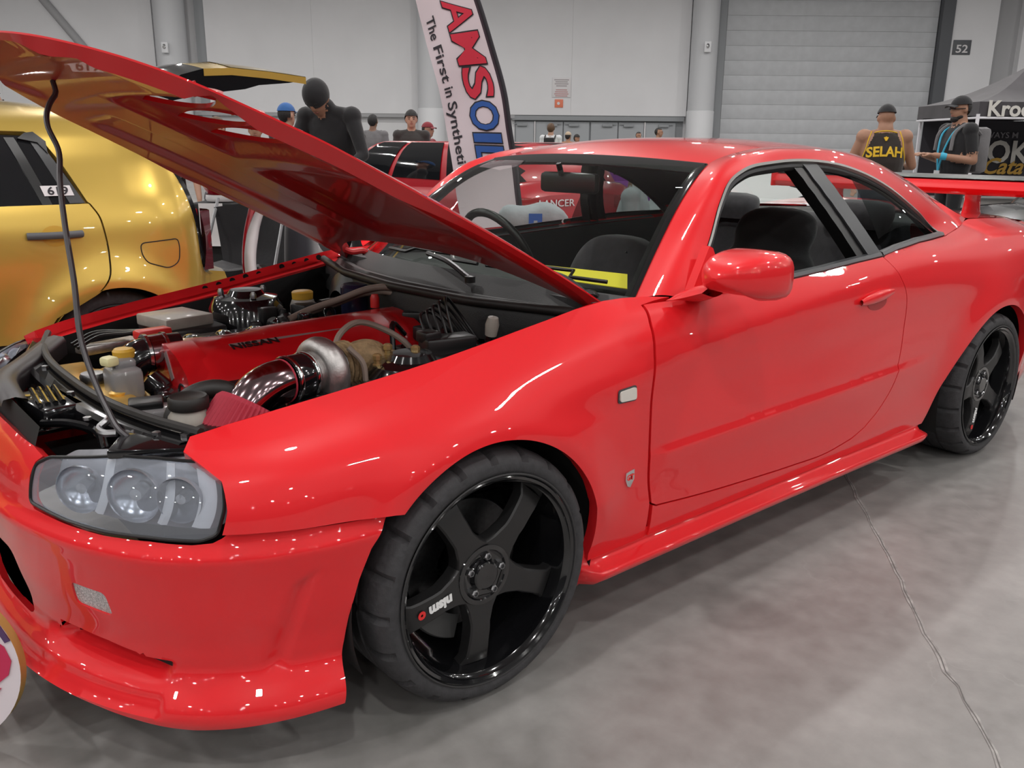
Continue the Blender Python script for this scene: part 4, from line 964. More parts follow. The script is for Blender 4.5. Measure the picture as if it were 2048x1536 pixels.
# engine block and red cover
mb = MB(); mb.box((-.03, -.10, .56), (.74, .30, .26), bev=.02); part(mb, 'engine_block', BS)
ys = [(.030, .700), (.028, .745), (.012, .762), (-.03, .766), (-.10, .755), (-.17, .728), (-.215, .690), (-.235, .64), (-.238, .575)]
rows = []
for t in np.linspace(0, 1, 24):
    x = -.385+.68*t; wv = 1.0
    far_dent = -.055*math.exp(-((t-.20)/.10)**2)
    rows.append([(x, y+(far_dent if y > -.02 else far_dent*.3 if y > -.08 else 0), z+(.012*t)-(.012 if t < .03 else 0)) for y, z in cr(ys, 26)])
mb = MB(); mb.grid(np.array(rows)); mb.add(rows[0]+[(-.385, -.10, .575), (-.385, .03, .575)], [tuple(range(28))[::-1]]); mb.add(rows[-1]+[(.295, -.10, .575), (.295, .03, .575)], [tuple(range(28))]); ec = part(mb, 'engine_cover', M['red_cover'], sharp=50)
# front timing cover with slanted badge and cam hole
tcv = [(.035, .745), (.0, .765), (-.06, .768), (-.13, .750), (-.19, .715), (-.235, .65), (-.245, .56), (-.20, .50), (.0, .50), (.04, .56)]
n = len(tcv); fr = [(-.415, y, z) for y, z in tcv]; bk = [(-.345, y, z) for y, z in tcv]; mb = MB(); mb.add(fr, [tuple(range(n))]); mb.add(fr+bk, [(i, (i+1) % n, n+(i+1) % n, n+i)[::-1] for i in range(n)]); tc_ = part(mb, 'timing_cover', M['red_cover'], sharp=30)
mb = MB(); mb.lathe([(.034, .0), (.034, .006), (.028, .006), (.026, -.004), (.0005, -.004)], (-.413, -.165, .655), (-1, 0, 0), 28); part(mb, 'cam_window', M['chrome'], tc_)
M['grey_print'] = mat('grey_print', (0.30, 0.22, 0.22), 0.5, 0.4)
mb = MB(); mb.box((-.4155, -.075, .715), (.002, .022, .075), R=rotx(-.55)); part(mb, 'cover_badge', M['grey_print'], tc_, smooth=False)
st = []
for t in np.linspace(0, 1, 12):
    x = -.27+.42*t; wd = .016*(1-t)**.6+.004; c = -.125
    def cz(y): return float(np.interp(-y, [-q[0] for q in ys], [q[1] for q in ys]))
    st.append([(x, c+wd, cz(c+wd)+.012*((x+.385)/.68)+.0018), (x, c-wd, cz(c-wd)+.012*((x+.385)/.68)+.0018)])
mb = MB(); mb.grid(np.array(st)); part(mb, 'cover_stripe', M['grey_print'], ec)
text_mesh('cover_lettering', 'NISSAN', .034, BS, ec, basis((-.205, -.125, .7535), (1, 0, .018), (0, .93, .33)), .0006, 0, .0008, 'CENTER', 1.15)
# charge pipe at the front of the engine: chrome collar, black elbow
pp_ = cr([(-.36, .0, .735), (-.42, .0, .735), (-.47, .0, .725), (-.50, .0, .69), (-.505, .0, .63), (-.50, .0, .55)], 26); mb = MB(); mb.tube(pp_, .047, 20); el = part(mb, 'charge_pipe', BG)
mb = MB(); mb.tube([(-.40, 0, .735), (-.438, 0, .734)], .050, 24); part(mb, 'pipe_collar', M['plum'], el)
for x in (-.395, -.442): mb = MB(); mb.tube([(x, 0, .735), (x-.008, 0, .735)], .053, 24); part(mb, 'pipe_clamp', M['chrome'], el)
mb = MB(); mb.tube(cr([(-.43, -.09, .60), (-.44, -.07, .66), (-.455, -.05, .68)], 10), .03, 14); mb.box((-.44, -.12, .60), (.06, .10, .14), bev=.012); part(mb, 'idler_bracket', BG)
# turbocharger: snail housing, inlet, elbow, filter
tc0 = np.array([-.196, -.458, .744]); ta = np.array([-.97, -.24, 0]); ta /= np.linalg.norm(ta)
u1 = np.array([-ta[1], ta[0], 0])*-1; v1 = np.array([0, 0, 1.0]); rows = []
for k in range(41):
    a = 2*PI*k/40; Rm = .055+.010*k/40; rr = .024+.011*k/40; c = tc0+Rm*(u1*math.cos(a)+v1*math.sin(a)); rad_ = u1*math.cos(a)+v1*math.sin(a)
    rows.append([c+rr*(rad_*math.cos(b)+ta*math.sin(b)) for b in np.linspace(0, 2*PI, 14, endpoint=False)])
mb = MB(); mb.grid(np.array(rows), close_u=True); mb.lathe([(.0005, .0), (.052, .0), (.058, -.02), (.052, -.03), (.03, -.034)], tc0, ta, 30); mb.tube([tc0+u1*.06*0+v1*-.058+u1*.0, tc0+v1*-.058+u1*.09], .03, 14); tur = part(mb, 'turbo_compressor', M['alu'])
mb = MB(); mb.lathe([(.052, .018), (.050, .03), (.0485, .045)], tc0, ta, 30); part(mb, 'compressor_inlet', M['alu'], tur)
mb = MB(); mb.lathe([(.0535, .040), (.0545, .042), (.0545, .105), (.0535, .107)], tc0, ta, 30); part(mb, 'silicone_coupler', BG, tur)
for h in (.048, .098):
    mb = MB(); mb.lathe([(.0555, h-.005), (.0562, h-.004), (.0562, h+.004), (.0555, h+.005)], tc0, ta, 30); mb.box(tc0+ta*h-v1*.058, (.014, .012, .012), bev=.003); part(mb, 'hose_clamp', M['chrome'], tur)
p0 = tc0+ta*.10; p1 = tc0+ta*.15; p1 = tc0+ta*.135; e3 = cr([p0, p1, p1+np.array([-.034, -.006, -.010]), p1+np.array([-.062, -.008, -.034]), p1+np.array([-.080, -.008, -.066]), p1+np.array([-.092, -.008, -.10])], 26)
mb = MB(); mb.tube(e3, .0505, 26); ip = part(mb, 'intake_pipe', M['plum'])
mb = MB(); mb.tube([e3[2]-ta*.004, e3[2]], .0515, 26); part(mb, 'weld_bead', M['filter'], ip)
fb = p1+np.array([-.060, -.008, -.038]); fd = np.array([-.60, -.12, -.79]); fd /= np.linalg.norm(fd); fu, fv = frame_of(fd); rows = []
for t, r in ((0, .052), (.0, .070), (.01, .077), (.06, .083), (.12, .088), (.17, .092)):
    rows.append([fb+fd*t+(r-(.004 if (k % 2 and t > 0) else 0))*(fu*math.cos(2*PI*k/96)+fv*math.sin(2*PI*k/96)) for k in range(96)])
mb = MB(); mb.grid(np.array(rows), close_u=True); part(mb, 'air_filter', M['filter'], sharp=20)
# hot side in heat wrap, oil lines
hs = np.array([-.055, -.42, .740]); mb = MB(); mb.ell(hs, (.075, .055, .055), 14, R=rotz(.2)); mb.ell(hs+np.array([.07, .01, -.02]), (.05, .045, .04), 10); mb.tube(cr([hs+np.array([.05, .02, -.02]), hs+np.array([.06, .06, -.08]), hs+np.array([.05, .09, -.16])], 10), .04, 12); hw_ = part(mb, 'turbine_housing', M['wrap'])
for k in range(4):
    c = tc0+np.array([.045+.012*k, .022, 0]); mb = MB(); mb.tube([c+(.052+.001*k)*(u1*math.cos(a)+v1*math.sin(a)) for a in np.linspace(0, 2*PI, 30)], .0055, 6, False); part(mb, 'wrap_band', M['wrap'] if k else M['steel'], hw_)
mb = MB(); mb.tube(cr([(-.125, -.40, .77), (-.095, -.37, .80), (-.03, -.35, .824), (.04, -.36, .800), (.09, -.39, .76), (.11, -.42, .72)], 30), .008, 8); part(mb, 'oil_line', M['tan_hose'])
mb = MB(); mb.tube(cr([tc0+np.array([.06, -.03, .055]), tc0+np.array([.085, -.05, .02]), tc0+np.array([.09, -.055, -.03])], 12), .007, 8); part(mb, 'coolant_line', M['tan_hose'])
for (x, y, z) in ((.045, -.50, .755), (-.065, -.50, .750), (-.01, -.46, .76)):
    mb = MB(); mb.lathe([(.012, -.03), (.012, 0), (.009, .002), (.009, .010), (.012, .012), (.012, .022), (.007, .026), (.0005, .026)], (x, y, z), (0, 0, 1), 8); part(mb, 'brass_fitting', M['brass'], sharp=25)
mb = MB(); mb.box((0, -.53, .70), (.60, .09, .06), R=roty(-.10), bev=.012); part(mb, 'frame_rail', BG)
# far side: strut tower, airbox, reservoirs
mb = MB(); mb.lathe([(.125, -.25), (.12, -.02), (.10, .012), (.06, .02), (.05, .035), (.0005, .036)], (.02, .44, .765), (0, 0, 1), 32); sto = part(mb, 'strut_tower', BG)
for k in range(3):
    a = 2*PI*k/3+.4; mb = MB(); mb.lathe([(.010, 0), (.010, .012), (.006, .02), (.0005, .02)], (.02+.08*math.cos(a), .44+.08*math.sin(a), .782), (0, 0, 1), 6); part(mb, 'tower_nut', M['steel'], sto, 25)
mb = MB(); mb.lathe([(.125, -.25), (.12, -.02), (.10, .012), (.06, .02), (.05, .035), (.0005, .036)], (.02, -.52, .735), (0, 0, 1), 32); part(mb, 'strut_tower', BG)
rr_ = np.random.default_rng(3)
for k in range(16):
    x, y, z = -.02+.24*rr_.random(), .16+.20*rr_.random(), .66+.09*rr_.random(); mb = MB(); s = .02+.025*rr_.random()
    if k % 2: mb.box((x, y, z), (s*1.6, s*1.4, s*2.2), R=rotz(rr_.random()*2), bev=.006)
    else: mb.lathe([(s*.6, -.06), (s*.6, 0), (s*.4, .01), (.0005, .01)], (x, y, z), (rr_.random()-.5, rr_.random()-.5, 1), 12)
    part(mb, 'sensor_unit', (BG, BS, BP)[k % 3])
mb = MB(); mb.box((-.14, .18, .66), (.34, .16, .12), bev=.03); part(mb, 'intake_plenum', BG)
for k in range(6):
    mb = MB(); mb.tube(cr([(-.28+.095*k, .20, .70), (-.28+.095*k, .12, .725), (-.28+.095*k, .05, .70)], 8), .022, 10); part(mb, 'intake_runner', BG)
mb = MB(); mb.lathe([(.040, -.10), (.042, -.02), (.036, -.004), (.034, .0)], (.175, .35, .765), (0, 0, 1), 20); br = part(mb, 'brake_reservoir', M['cloudy'])
mb = MB(); mb.lathe([(.034, 0), (.035, .022), (.030, .026), (.0005, .026)], (.175, .35, .766), (0, 0, 1), 20); part(mb, 'reservoir_cap', M['yellow_cap'], br)
mb = MB(); mb.tube([(.40, .35, .73), (.24, .35, .72)], .035, 14); mb.lathe([(.10, 0), (.11, .03), (.11, .07), (.05, .10)], (.40, .35, .73), (-1, 0, 0), 24); part(mb, 'brake_booster', BS)
mb = MB(); mb.lathe([(.05, -.10), (.05, .02), (.04, .03), (.0005, .03)], (.30, .22, .79), (0, 0, 1), 20); part(mb, 'canister', mat('navy_can', (.01, .012, .04), .3, 0, .5))
for dy, dz in ((0, 0), (.03, -.018)):
    mb = MB(); mb.tube(cr([(.05, .20+dy, .735+dz), (.12, .20+dy, .757+dz), (.20, .16+dy, .785+dz), (.27, .08+dy, .825+dz), (.315, -.02+dy, .832+dz), (.345, -.08+dy, .80+dz), (.36, -.10+dy, .72)], 30), .0105, 10); part(mb, 'coolant_hose', M['tan_hose'])
mb = MB(); mb.box((-.22, .42, .735), (.16, .17, .035), R=rotz(.2), bev=.006); bt = part(mb, 'battery', M['cloudy'])
mb = MB(); mb.box((-.20, .42, .62), (.20, .22, .20), bev=.01); part(mb, 'battery_case', BS, bt)
mb = MB(); mb.box((-.345, .25, .735), (.10, .045, .028), R=rotz(.15), bev=.008); part(mb, 'terminal_cover', M['red_plastic'])
mb = MB(); mb.box((-.45, .30, .705), (.17, .06, .022), R=rotz(.25), bev=.004); part(mb, 'ground_tray', M['alu'])
for k in range(3):
    mb = MB(); mb.tube(cr([(-.54, .33-.03*k, .715), (-.47, .36-.03*k, .735), (-.40, .33-.02*k, .735), (-.36, .28, .74)], 16), .005, 6); part(mb, 'battery_cable', BS)
mb = MB(); mb.box((-.30, .30, .66), (.22, .16, .10), bev=.015); part(mb, 'airflow_box', BP)
# near rear corner: coil pack and wiring
mb = MB(); mb.box((.165, -.47, .755), (.14, .07, .06), R=rotz(-.2), bev=.008); mb.box((.12, -.45, .785), (.05, .05, .03), bev=.006); part(mb, 'abs_unit', M['smoke_dark'] if 'smoke_dark' in M else BS)
for k in range(5):
    mb = MB(); mb.tube(cr([(.12+.02*k, -.45, .77), (.13+.02*k, -.40, .83+.01*k), (.20+.02*k, -.36, .82), (.26+.015*k, -.40, .74)], 18), .004, 6); part(mb, 'brake_line', BS)
mb = MB(); mb.lathe([(.016, 0), (.019, .03), (.014, .05), (.0005, .052)], (.285, -.50, .775), (0, -.2, 1), 12); part(mb, 'connector_plug', M['cloudy'])
for k in range(14):
    x, y, z = .10+.28*rr_.random(), -.50+.42*rr_.random(), .66+.11*rr_.random(); s = .018+.02*rr_.random(); mb = MB()
    if k % 2: mb.box((x, y, z), (s*2, s*1.5, s*1.5), R=rotz(rr_.random()*3), bev=.005)
    else: mb.tube(cr([(x, y, z-.05), (x+.02, y+.03, z+.02), (x+.07, y+.05, z-.02)], 10), .008, 8)
    part(mb, 'firewall_fitting', (BG, BS)[k % 2])
mb = MB(); mb.lathe([(.014, 0), (.014, .03), (.010, .04), (.0005, .04)], (.255, .03, .775), (0, 0, 1), 12); part(mb, 'red_fitting', M['red_plastic'])
# cowl: seal rail, leaf screen, wiper arms
wb0 = Gw[0]
def cow(f, dz): 
    r = wb0.copy(); fr_ = np.stack([np.interp(np.abs(r[:, 1]), [0, .35, .69], [.30, .33, .43]), r[:, 1]*.97, np.interp(np.abs(r[:, 1]), [0, .4, .69], [.838, .838, .842])], 1); q = r+(fr_-r)*f; q[:, 2] += dz; return q
mb = MB(); mb.grid(np.array([cow(-.08, -.006), cow(.0, .004), cow(.25, -.012), cow(.45, -.022), cow(.55, -.012), cow(.66, -.006), cow(.75, -.016), cow(.95, -.012), cow(1.0, -.03), cow(1.02, -.10)])); part(mb, 'cowl_panel', BP, sharp=50)
mb = MB(); mb.tube(cow(1.0, .002), .013, 10); part(mb, 'cowl_seal', M['black_hose'])
def on_glass(y, t):
    i = int(round(t*(len(Gw)-1))); j = int(np.argmin(np.abs(Gw[i, :, 1]-y))); return Gw[i, j]
for y0, y1 in ((.30, -.22), (-.25, -.60)):
    wpr = empty('wiper', parent=car)
    a = [on_glass(y0+(y1-y0)*t, .03+.03*math.sin(PI*t))+np.array([-.012, 0, .018]) for t in np.linspace(0, 1, 14)]
    mb = MB(); mb.tube(a, .006, 6); part(mb, 'wiper_blade', BS, wpr)
    b0 = on_glass((y0+y1)/2-.02, .05)+np.array([-.01, 0, .025]); b1 = cow(.35, .012)[int(np.argmin(np.abs(wb0[:, 1]-(y1-.02))))]
    mb = MB(); mb.tube(cr([b0, (b0+b1)/2+np.array([0, 0, .012]), b1], 10), .008, 6); mb.lathe([(.016, -.01), (.016, .008), (.0005, .012)], b1, (0, 0, 1), 12); part(mb, 'wiper_arm', BS, wpr)
# ================================================================== HALL DETAILS
M['wall_low'] = mat('wall_lower', (0.74, 0.74, 0.75), 0.6)
M['wall_band'] = mat('wall_band', (0.40, 0.40, 0.41), 0.7)
M['column'] = mat('column_paint', (0.62, 0.63, 0.65), 0.55)
M['column_wrap'] = mat('column_wrap', (0.80, 0.81, 0.83), 0.5)
M['door_grey'] = mat('door_grey', (0.40, 0.42, 0.44), 0.5)
M['frame_grey'] = mat('frame_grey', (0.30, 0.315, 0.33), 0.5)
M['dark_grey'] = mat('dark_grey', (0.10, 0.105, 0.115), 0.55)
M['slat'] = mat('roll_door_slat', (0.55, 0.565, 0.585), 0.5, noise=0.05, nscale=3, bump=0.15, bscale=25)
M['sign_white'] = mat('sign_white', (0.75, 0.73, 0.74), 0.5)
M['sign_orange'] = mat('sign_orange', (0.80, 0.22, 0.12), 0.5)
M['print_grey'] = mat('sign_print', (0.32, 0.28, 0.29), 0.6)
trim_n = [0]
def trim(a0, a1, b0, b1, z0, z1, mt):
    trim_n[0] += 1; return hall_box('trim_%d' % trim_n[0], a0, a1, b0, b1, z0, z1, mt)
WB = WALL_B
# upper wall panels standing proud of the lower wall, with vertical joints
for i, (a0, a1) in enumerate(((-32, -21.0), (-20.996, -14.6), (-12.5, -8.2), (-8.196, -3.6), (-2.9, 2.3), (2.304, 7.05))):
    trim(a0, a1, WB-.35, WB-.002, 2.36, CEIL_Z-.01, M['wall'])
trim(-32, 0.0, WB-.33, WB-.003, 2.22, 2.36, M['wall_band'])
trim(-32, 0.0, WB-.06, WB-.004, 0.0, 2.22, M['wall_low'])
trim(-12.9, -12.5, WB-.30, WB-.002, 0, CEIL_Z-.01, M['frame_grey'])
trim(17.02, 17.5, WB-.5, WB-.002, 0, CEIL_Z-.01, M['dark_grey']); trim(8.12, 8.5, WB-.25, WB-.002, 0, CEIL_Z-.01, M['frame_grey'])
trim(17.5, 19.3, WB-.4, WB-.002, 0, CEIL_Z-.01, M['wall']); trim(19.3, 20.3, WB-.15, WB-.002, 0, CEIL_Z-.01, M['wall_band']); trim(20.3, 32, WB-.5, WB-.002, 0, CEIL_Z-.01, M['wall'])
trim(17.5, 21.5, WB-2.2, WB-.5, 0, 2.6, M['frame_grey'])
# columns with pale wraps
def column(a, r, b):
    c = H(a, b, 0); mb = MB(); mb.lathe([(r, 2.55), (r, CEIL_Z)], c, (0, 0, 1), 32); o = tag(mb.build('column', M['column'], None), kind='structure')
    mb = MB(); mb.lathe([(r+.02, 0), (r+.02, 2.55), (r, 2.56)], c, (0, 0, 1), 32); mb.build('column_wrap', M['column_wrap'], o)
for a in (-13.75, -3.4, 7.55): column(a, .53 if a > -10 else .6, WB-.75)
# diagonal brace on the wall
mb = MB(); mb.tube([H(-20.0, WB-.45, 8.05), H(-17.0, WB-.45, 4.27)], .16, 10); br_ = mb.build('wall_brace', M['wall_band'], None); tag(br_, 'slanting grey pipe brace on the back wall', 'brace')
for (a, z, nm, lb) in ((-13.75, 4.72, 'strobe_lamp', 'small strobe lamp on the column beside the yellow tailgate'), (7.55, 4.95, 'strobe_lamp', 'small strobe lamp on the column next to the rolling door')):
    r = .62 if a < 0 else .55
    e = empty(nm, H(a, WB-.75-r-.09, z)); tag(e, lb, 'lamp'); mb = MB(); mb.box(H(a, WB-.75-r-.09, z), (.26, .12, .40), R=rotz(HROT), bev=.02); o = mb.build('strobe_body', M['column_wrap'], e); o.matrix_parent_inverse = e.matrix_basis.inverted()
    mb = MB(); mb.ell(H(a, WB-.75-r-.15, z+.03), (.08, .06, .10), 8); o = mb.build('strobe_lens', M['chrome'], e); o.matrix_parent_inverse = e.matrix_basis.inverted()
# grey doors
leaf = [(.06, .80), (.88, 2.0), (2.05, 3.10), (3.18, 4.28), (4.33, 5.37), (5.45, 6.68)]
trim(-.1, 7.0, WB-.30, WB-.002, 2.16, 2.36, M['frame_grey']); trim(-.1, 7.0, WB-.05, WB-.003, 0, 2.16, M['frame_grey'])
for i, (a0, a1) in enumerate(leaf):
    d = hall_box('door_%d' % (i+1), a0, a1, WB-.14, WB-.05, 0.01, 2.10, M['door_grey'])
    am = (a0+a1)/2; mb = MB(); mb.box(H(am+(.12 if i % 2 else -.12), WB-.20, 1.97), (.42, .10, .10), R=rotz(HROT), bev=.01); mb.box(H(am+(.30 if i % 2 else -.30), WB-.20, 2.02), (.40, .03, .03), R=rotz(HROT)); mb.build('door_closer', M['frame_grey'], d, False)
    mb = MB(); mb.box(H(am, WB-.18, 1.05), (.72*(a1-a0), .06, .10), R=rotz(HROT), bev=.01); mb.build('push_bar', M['dark_grey'], d, False)
for a in (.84, 5.41): trim(a-.025, a+.025, WB-.20, WB-.05, 0, 2.12, M['sign_white'])
# rolling door of wide slats
rd = hall_box('door_7', 8.5, 17.02, WB-.12, WB-.004, 0, CEIL_Z-.02, M['frame_grey'])
zz = 0.0; me0 = None; k = 0
while zz < CEIL_Z-.6:
    if me0 is None:
        mb = MB(); mb.box((0, 0, 0), (8.48, .08, .566), bev=.006); o = mb.build('slat', M['slat'], rd, True, 30); me0 = o.data
    else: o = link(bpy.data.objects.new('slat', me0), rd)
    o.location = H(12.76, WB-.16, zz+.29); o.rotation_euler = (0, 0, HROT); zz += .57
# signs
def wall_sign(name, label, cat, a0, a1, z0, z1, mt, b=WB-.37):
    e = empty(name, H((a0+a1)/2, b, (z0+z1)/2), HROT); tag(e, label, cat); mb = MB(); mb.box((0, 0, 0), (a1-a0, .03, z1-z0), bev=.008); mb.build('sign_plate', mt, e, False); return e
s = wall_sign('number_sign', 'grey number sign reading 52 beside the rolling door', 'sign', 17.62, 18.34, 4.84, 5.40, M['dark_grey'], WB-.42)
text_mesh('sign_digits', '52', .42, M['sign_white'], s, basis((0, -.02, -.07), (1, 0, 0), (0, 0, 1)), .004, 0, .006, 'CENTER', 1.2)
text_mesh('sign_caption', 'BOOTH', .10, M['sign_white'], s, basis((0, -.02, .20), (1, 0, 0), (0, 0, 1)), .004) if False else None
s = wall_sign('notice_sign', 'white printed notice high on the wall over the grey doors', 'sign', 1.52, 2.28, 3.05, 3.82, M['sign_white'])
for k in range(9):
    w_ = (.60, .50, .56, .44, .0, .46, .52, .58, .50)[k]
    if w_: mb = MB(); mb.box((0, -.018, .30-.078*k), (w_, .004, .030)); mb.build('notice_line', M['print_grey'] if k < 5 else mat('notice_red', (.5, .2, .2), .6) if 'notice_red' not in bpy.data.materials else bpy.data.materials['notice_red'] if k >= 5 else M['print_grey'], s, False)
s = wall_sign('exit_sign', 'small orange sign just below the white notice', 'sign', 1.64, 1.98, 2.66, 2.98, M['sign_orange'])
mb = MB(); mb.lathe([(.06, 0), (.06, .004), (.0005, .004)], (-.02, -.018, 0), (0, -1, 0), 16); mb.build('sign_mark', M['sign_white'], s)

# floor joint: cut saw line with pale ragged edges
jp = np.array([(3.05, .18), (2.4, -.33), (1.90, -.72), (1.66, -.92), (1.37, -1.16), (1.03, -1.43), (.80, -1.64), (.68, -1.74), (.2, -2.15), (-.6, -2.85)])
js = cr(jp, 80); js += np.stack([rng.normal(0, .003, 80), rng.normal(0, .003, 80)], 1); t_ = np.gradient(js, axis=0); n_ = np.stack([-t_[:, 1], t_[:, 0]], 1); n_ /= np.linalg.norm(n_, axis=1)[:, None]
M['joint'] = mat('joint_filler', (.30, .29, .28), .7, noise=.35, nscale=30); M['joint_dark'] = mat('joint_dark', (.12, .115, .11), .8)
for (w_, z_, mt, nm) in ((.006, .0012, M['joint'], 'joint_edge'), (.0012, .0018, M['joint_dark'], 'joint_line')):
    ww = w_*(1+rng.normal(0, .25, 80)); mb = MB(); A = np.column_stack([js+n_*ww[:, None], np.full(80, z_)]); B = np.column_stack([js-n_*ww[:, None], np.full(80, z_)]); mb.grid(np.stack([A, B])[::-1]); mb.build(nm, mt, fl, False)

# ------------------------------------------------------------------ feather flag
M['flag'] = mat('flag_cloth', (0.70, 0.62, 0.66), 0.8, sheen=0.2); M['flag_red'] = mat('flag_red', (0.62, 0.03, 0.06), 0.8); M['flag_blue'] = mat('flag_blue', (0.03, 0.10, 0.36), 0.8); M['flag_black'] = mat('flag_black', (0.03, 0.028, 0.035), 0.8); M['flag_edge'] = mat('flag_sleeve', (0.045, 0.028, 0.04), 0.8)
FB = 7.0; FS_ = FB/8.0
def fz(z): return 1.268+(z-1.268)*FS_
FL = np.array([(-1.00, 3.05), (-.93, 2.75), (-.85, 2.42), (-.77, 2.1), (-.65, 1.66), (-.6, 1.37), (-.55, 1.07), (-.51, .76), (-.46, .50)]); FR = np.array([(-.80, 3.25), (-.50, 2.85), (-.32, 2.43), (-.2, 2.07), (-.08, 1.66), (-.035, 1.37), (.012, 1.10), (.05, .80), (.085, .55)])
FLd = cr(FL, 200); FRd = cr(FR, 200)
def flagpt(u, v, off=0.0):
    u = np.clip(np.asarray(u, float), 0, 1)*199; i = u.astype(int).clip(0, 198); f = (u-i)[:, None]
    l = FLd[i]*(1-f)+FLd[i+1]*f; r = FRd[i]*(1-f)+FRd[i+1]*f; p = l+(r-l)*np.asarray(v)[:, None]
    a = p[:, 0]*FS_; z = 1.268+(p[:, 1]-1.268)*FS_; bb = FB+.018*np.sin(7*v+9*u/199)*(1-v)+.010*np.sin(22*u/199+3*v)-off
    return np.array([CAM[0], CAM[1], 0])+a[:, None]*HA+bb[:, None]*HB+np.stack([0*z, 0*z, z], 1)
flag = empty('feather_flag', H(.10*FS_, FB, 0)); tag(flag, 'tall white feather flag lettered in red and blue', 'flag')
def fpar(o): o.matrix_parent_inverse = flag.matrix_basis.inverted(); return o
uu2 = np.linspace(0, 1, 90); G = np.array([flagpt(uu2, np.full(90, v)) for v in np.linspace(0, .93, 16)]); mb = MB(); mb.grid(G); fpar(mb.build('flag_cloth', M['flag'], flag))
G = np.array([flagpt(uu2, np.full(90, v)) for v in (.93, .97, 1.0)]); mb = MB(); mb.grid(G); fpar(mb.build('pole_sleeve', M['flag_edge'], flag))
pol = flagpt(uu2, np.full(90, 1.0)); pol = np.vstack([pol, pol[-1]+np.array([.006, -.004, -.25]), np.array(H(.10*FS_, FB, .03))]); mb = MB(); mb.tube(pol, .014, 8); fpar(mb.build('flag_pole', M['flag_black'], flag))
mb = MB()
for k in range(4):
    a = PI/4+k*PI/2; c = np.array(H(.10*FS_, FB, 0)); mb.tube([c+np.array([0, 0, .05]), c+np.array([.4*math.cos(a), .4*math.sin(a), .015])], .012, 6)
fpar(mb.build('flag_base', M['steel'], flag))
def flag_text(body, size, u0, u1, v, mt, shear, bold, name, off=.006, ys=1.0, slant=0.0):
    def mp(co):
        x, y = co[:, 0], co[:, 1]*ys; x0, x1 = x.min(), x.max(); u = u0+(u1-u0)*(x-x0)/(x1-x0)+slant*y; vv = v+y
        return flagpt(u, np.clip(vv, 0, .93), off)
    return fpar(text_mesh(name, body, size, mt, flag, mp, 0.0, shear, bold))
# text y is in units of flag width here
for ch_, u0, u1, mt in (('A', .298, .392, 'flag_red'), ('M', .399, .494, 'flag_red'), ('S', .502, .598, 'flag_red'), ('O', .606, .694, 'flag_blue'), ('I', .705, .732, 'flag_blue'), ('L', .744, .808, 'flag_blue')):
    flag_text(ch_, .60, u0-.0045, u1+.0045, .60, M['flag_black'], 0, .026, 'letter_outline', .006, 1, .05); flag_text(ch_, .60, u0, u1, .60, M[mt], 0, .010, 'flag_letter', .012, 1, .05)
for wd, u0, u1 in (('The', .315, .385), ('First', .405, .520), ('in', .536, .566), ('Synthetics', .582, .835)): flag_text(wd, .20, u0, u1, .15, M['flag_black'], 0, .003, 'flag_slogan')
# ================================================================== OTHER CARS AND THINGS
M['yellow'] = mat('yellow_paint', (0.66, 0.45, 0.09), 0.28, 0.55, 1.0)
M['tint'] = mat('tinted_glass', (0.008, 0.009, 0.011), 0.05, 0, 1.0)
M['dark_int'] = mat('dark_interior', (0.012, 0.012, 0.013), 0.8)
# ---------------- yellow hatchback (its rear half is in view)
YC = empty('yellow_hatchback'); tag(YC, 'golden yellow hatchback with its tailgate raised', 'car')
YS = 1.95
def yw(x, z):
    """y of the near flank"""
    z = np.asarray(z, float); y = herm(np.array([.10, .30, .50, .62, .80, .92, .985, 1.10, 1.22, 1.30, 1.36, 1.40, 1.45]), np.array([.08, .02, .0, .0, .01, .028, .048, .10, .17, .235, .32, .44, .76]), np.clip(z, .10, 1.45))
    x = np.asarray(x, float); y = y+herm(np.array([-4., .10, .18, .33, .42, .48, .54, .70]), np.array([0, 0, 0, .012, .038, .08, .16, .45]), np.clip(x, -4, .70))
    d = np.hypot(x-.045, z-.275); y = y-.035*np.exp(-((d-.34)/.10)**2)*np.clip((z-.25)/.15, 0, 1)
    return YS+y
ymap = lambda P: np.stack([P[:, 0], yw(P[:, 0], P[:, 1]), P[:, 1]], 1)
yarch = arc((.045, .275), .335, 170, 5, 40)
seam = cr([(-.01, .985), (.02, .93), (.03, .87), (.035, .74), (.02, .66), (-.03, .60), (-.09, .565), (-.18, .52)], 30)
YR = [(.57, .60), (.51, .635), (.490, .70), (.485, .80), (.465, .95), (.42, 1.09), (.35, 1.20), (.27, 1.29), (.16, 1.352), (.02, 1.390), (-.22, 1.412), (-.55, 1.416)]
YRd = [tuple(p) for p in cr(YR, 60)]
win_q = [(-.025, .985), (-.09, 1.14), (-.155, 1.262), (-.21, 1.280), (-.60, 1.288), (-.62, .985)]
gq = fillet(win_q, .03)
yq = [(.57, .22), (.375, .22)]+[p for p in yarch[::-1] if p[1] > .22 and p[0] > -.4]+[(-.285, .39), (-.20, .51)]+[(x+.004, z) for x, z in seam[::-1]]+[(-.018, .995), (-.082, 1.15), (-.145, 1.272), (-.20, 1.293), (-.60, 1.300), (-.60, 1.422)]+YRd[::-1][1:]
def ypanel(name, poly, mt, parent, off=0, th=.02, h=.02, holes=()): return panel(name, poly, ymap, h, mt, parent, holes=holes, thick=th, out=(0, -1, .2), offset=off)
qp = ypanel('quarter_panel', yq, M['yellow'], YC)
rdoor = ypanel('rear_door', [(-.006, .985), ]+[(x-.004, z) for x, z in seam]+[(-.22, .50), (-.295, .40), (-.92, .40), (-.92, .985)], M['yellow'], YC)
ypanel('front_door', [(-.93, .985), (-.93, .40), (-1.75, .40), (-1.78, .95)], M['yellow'], YC)
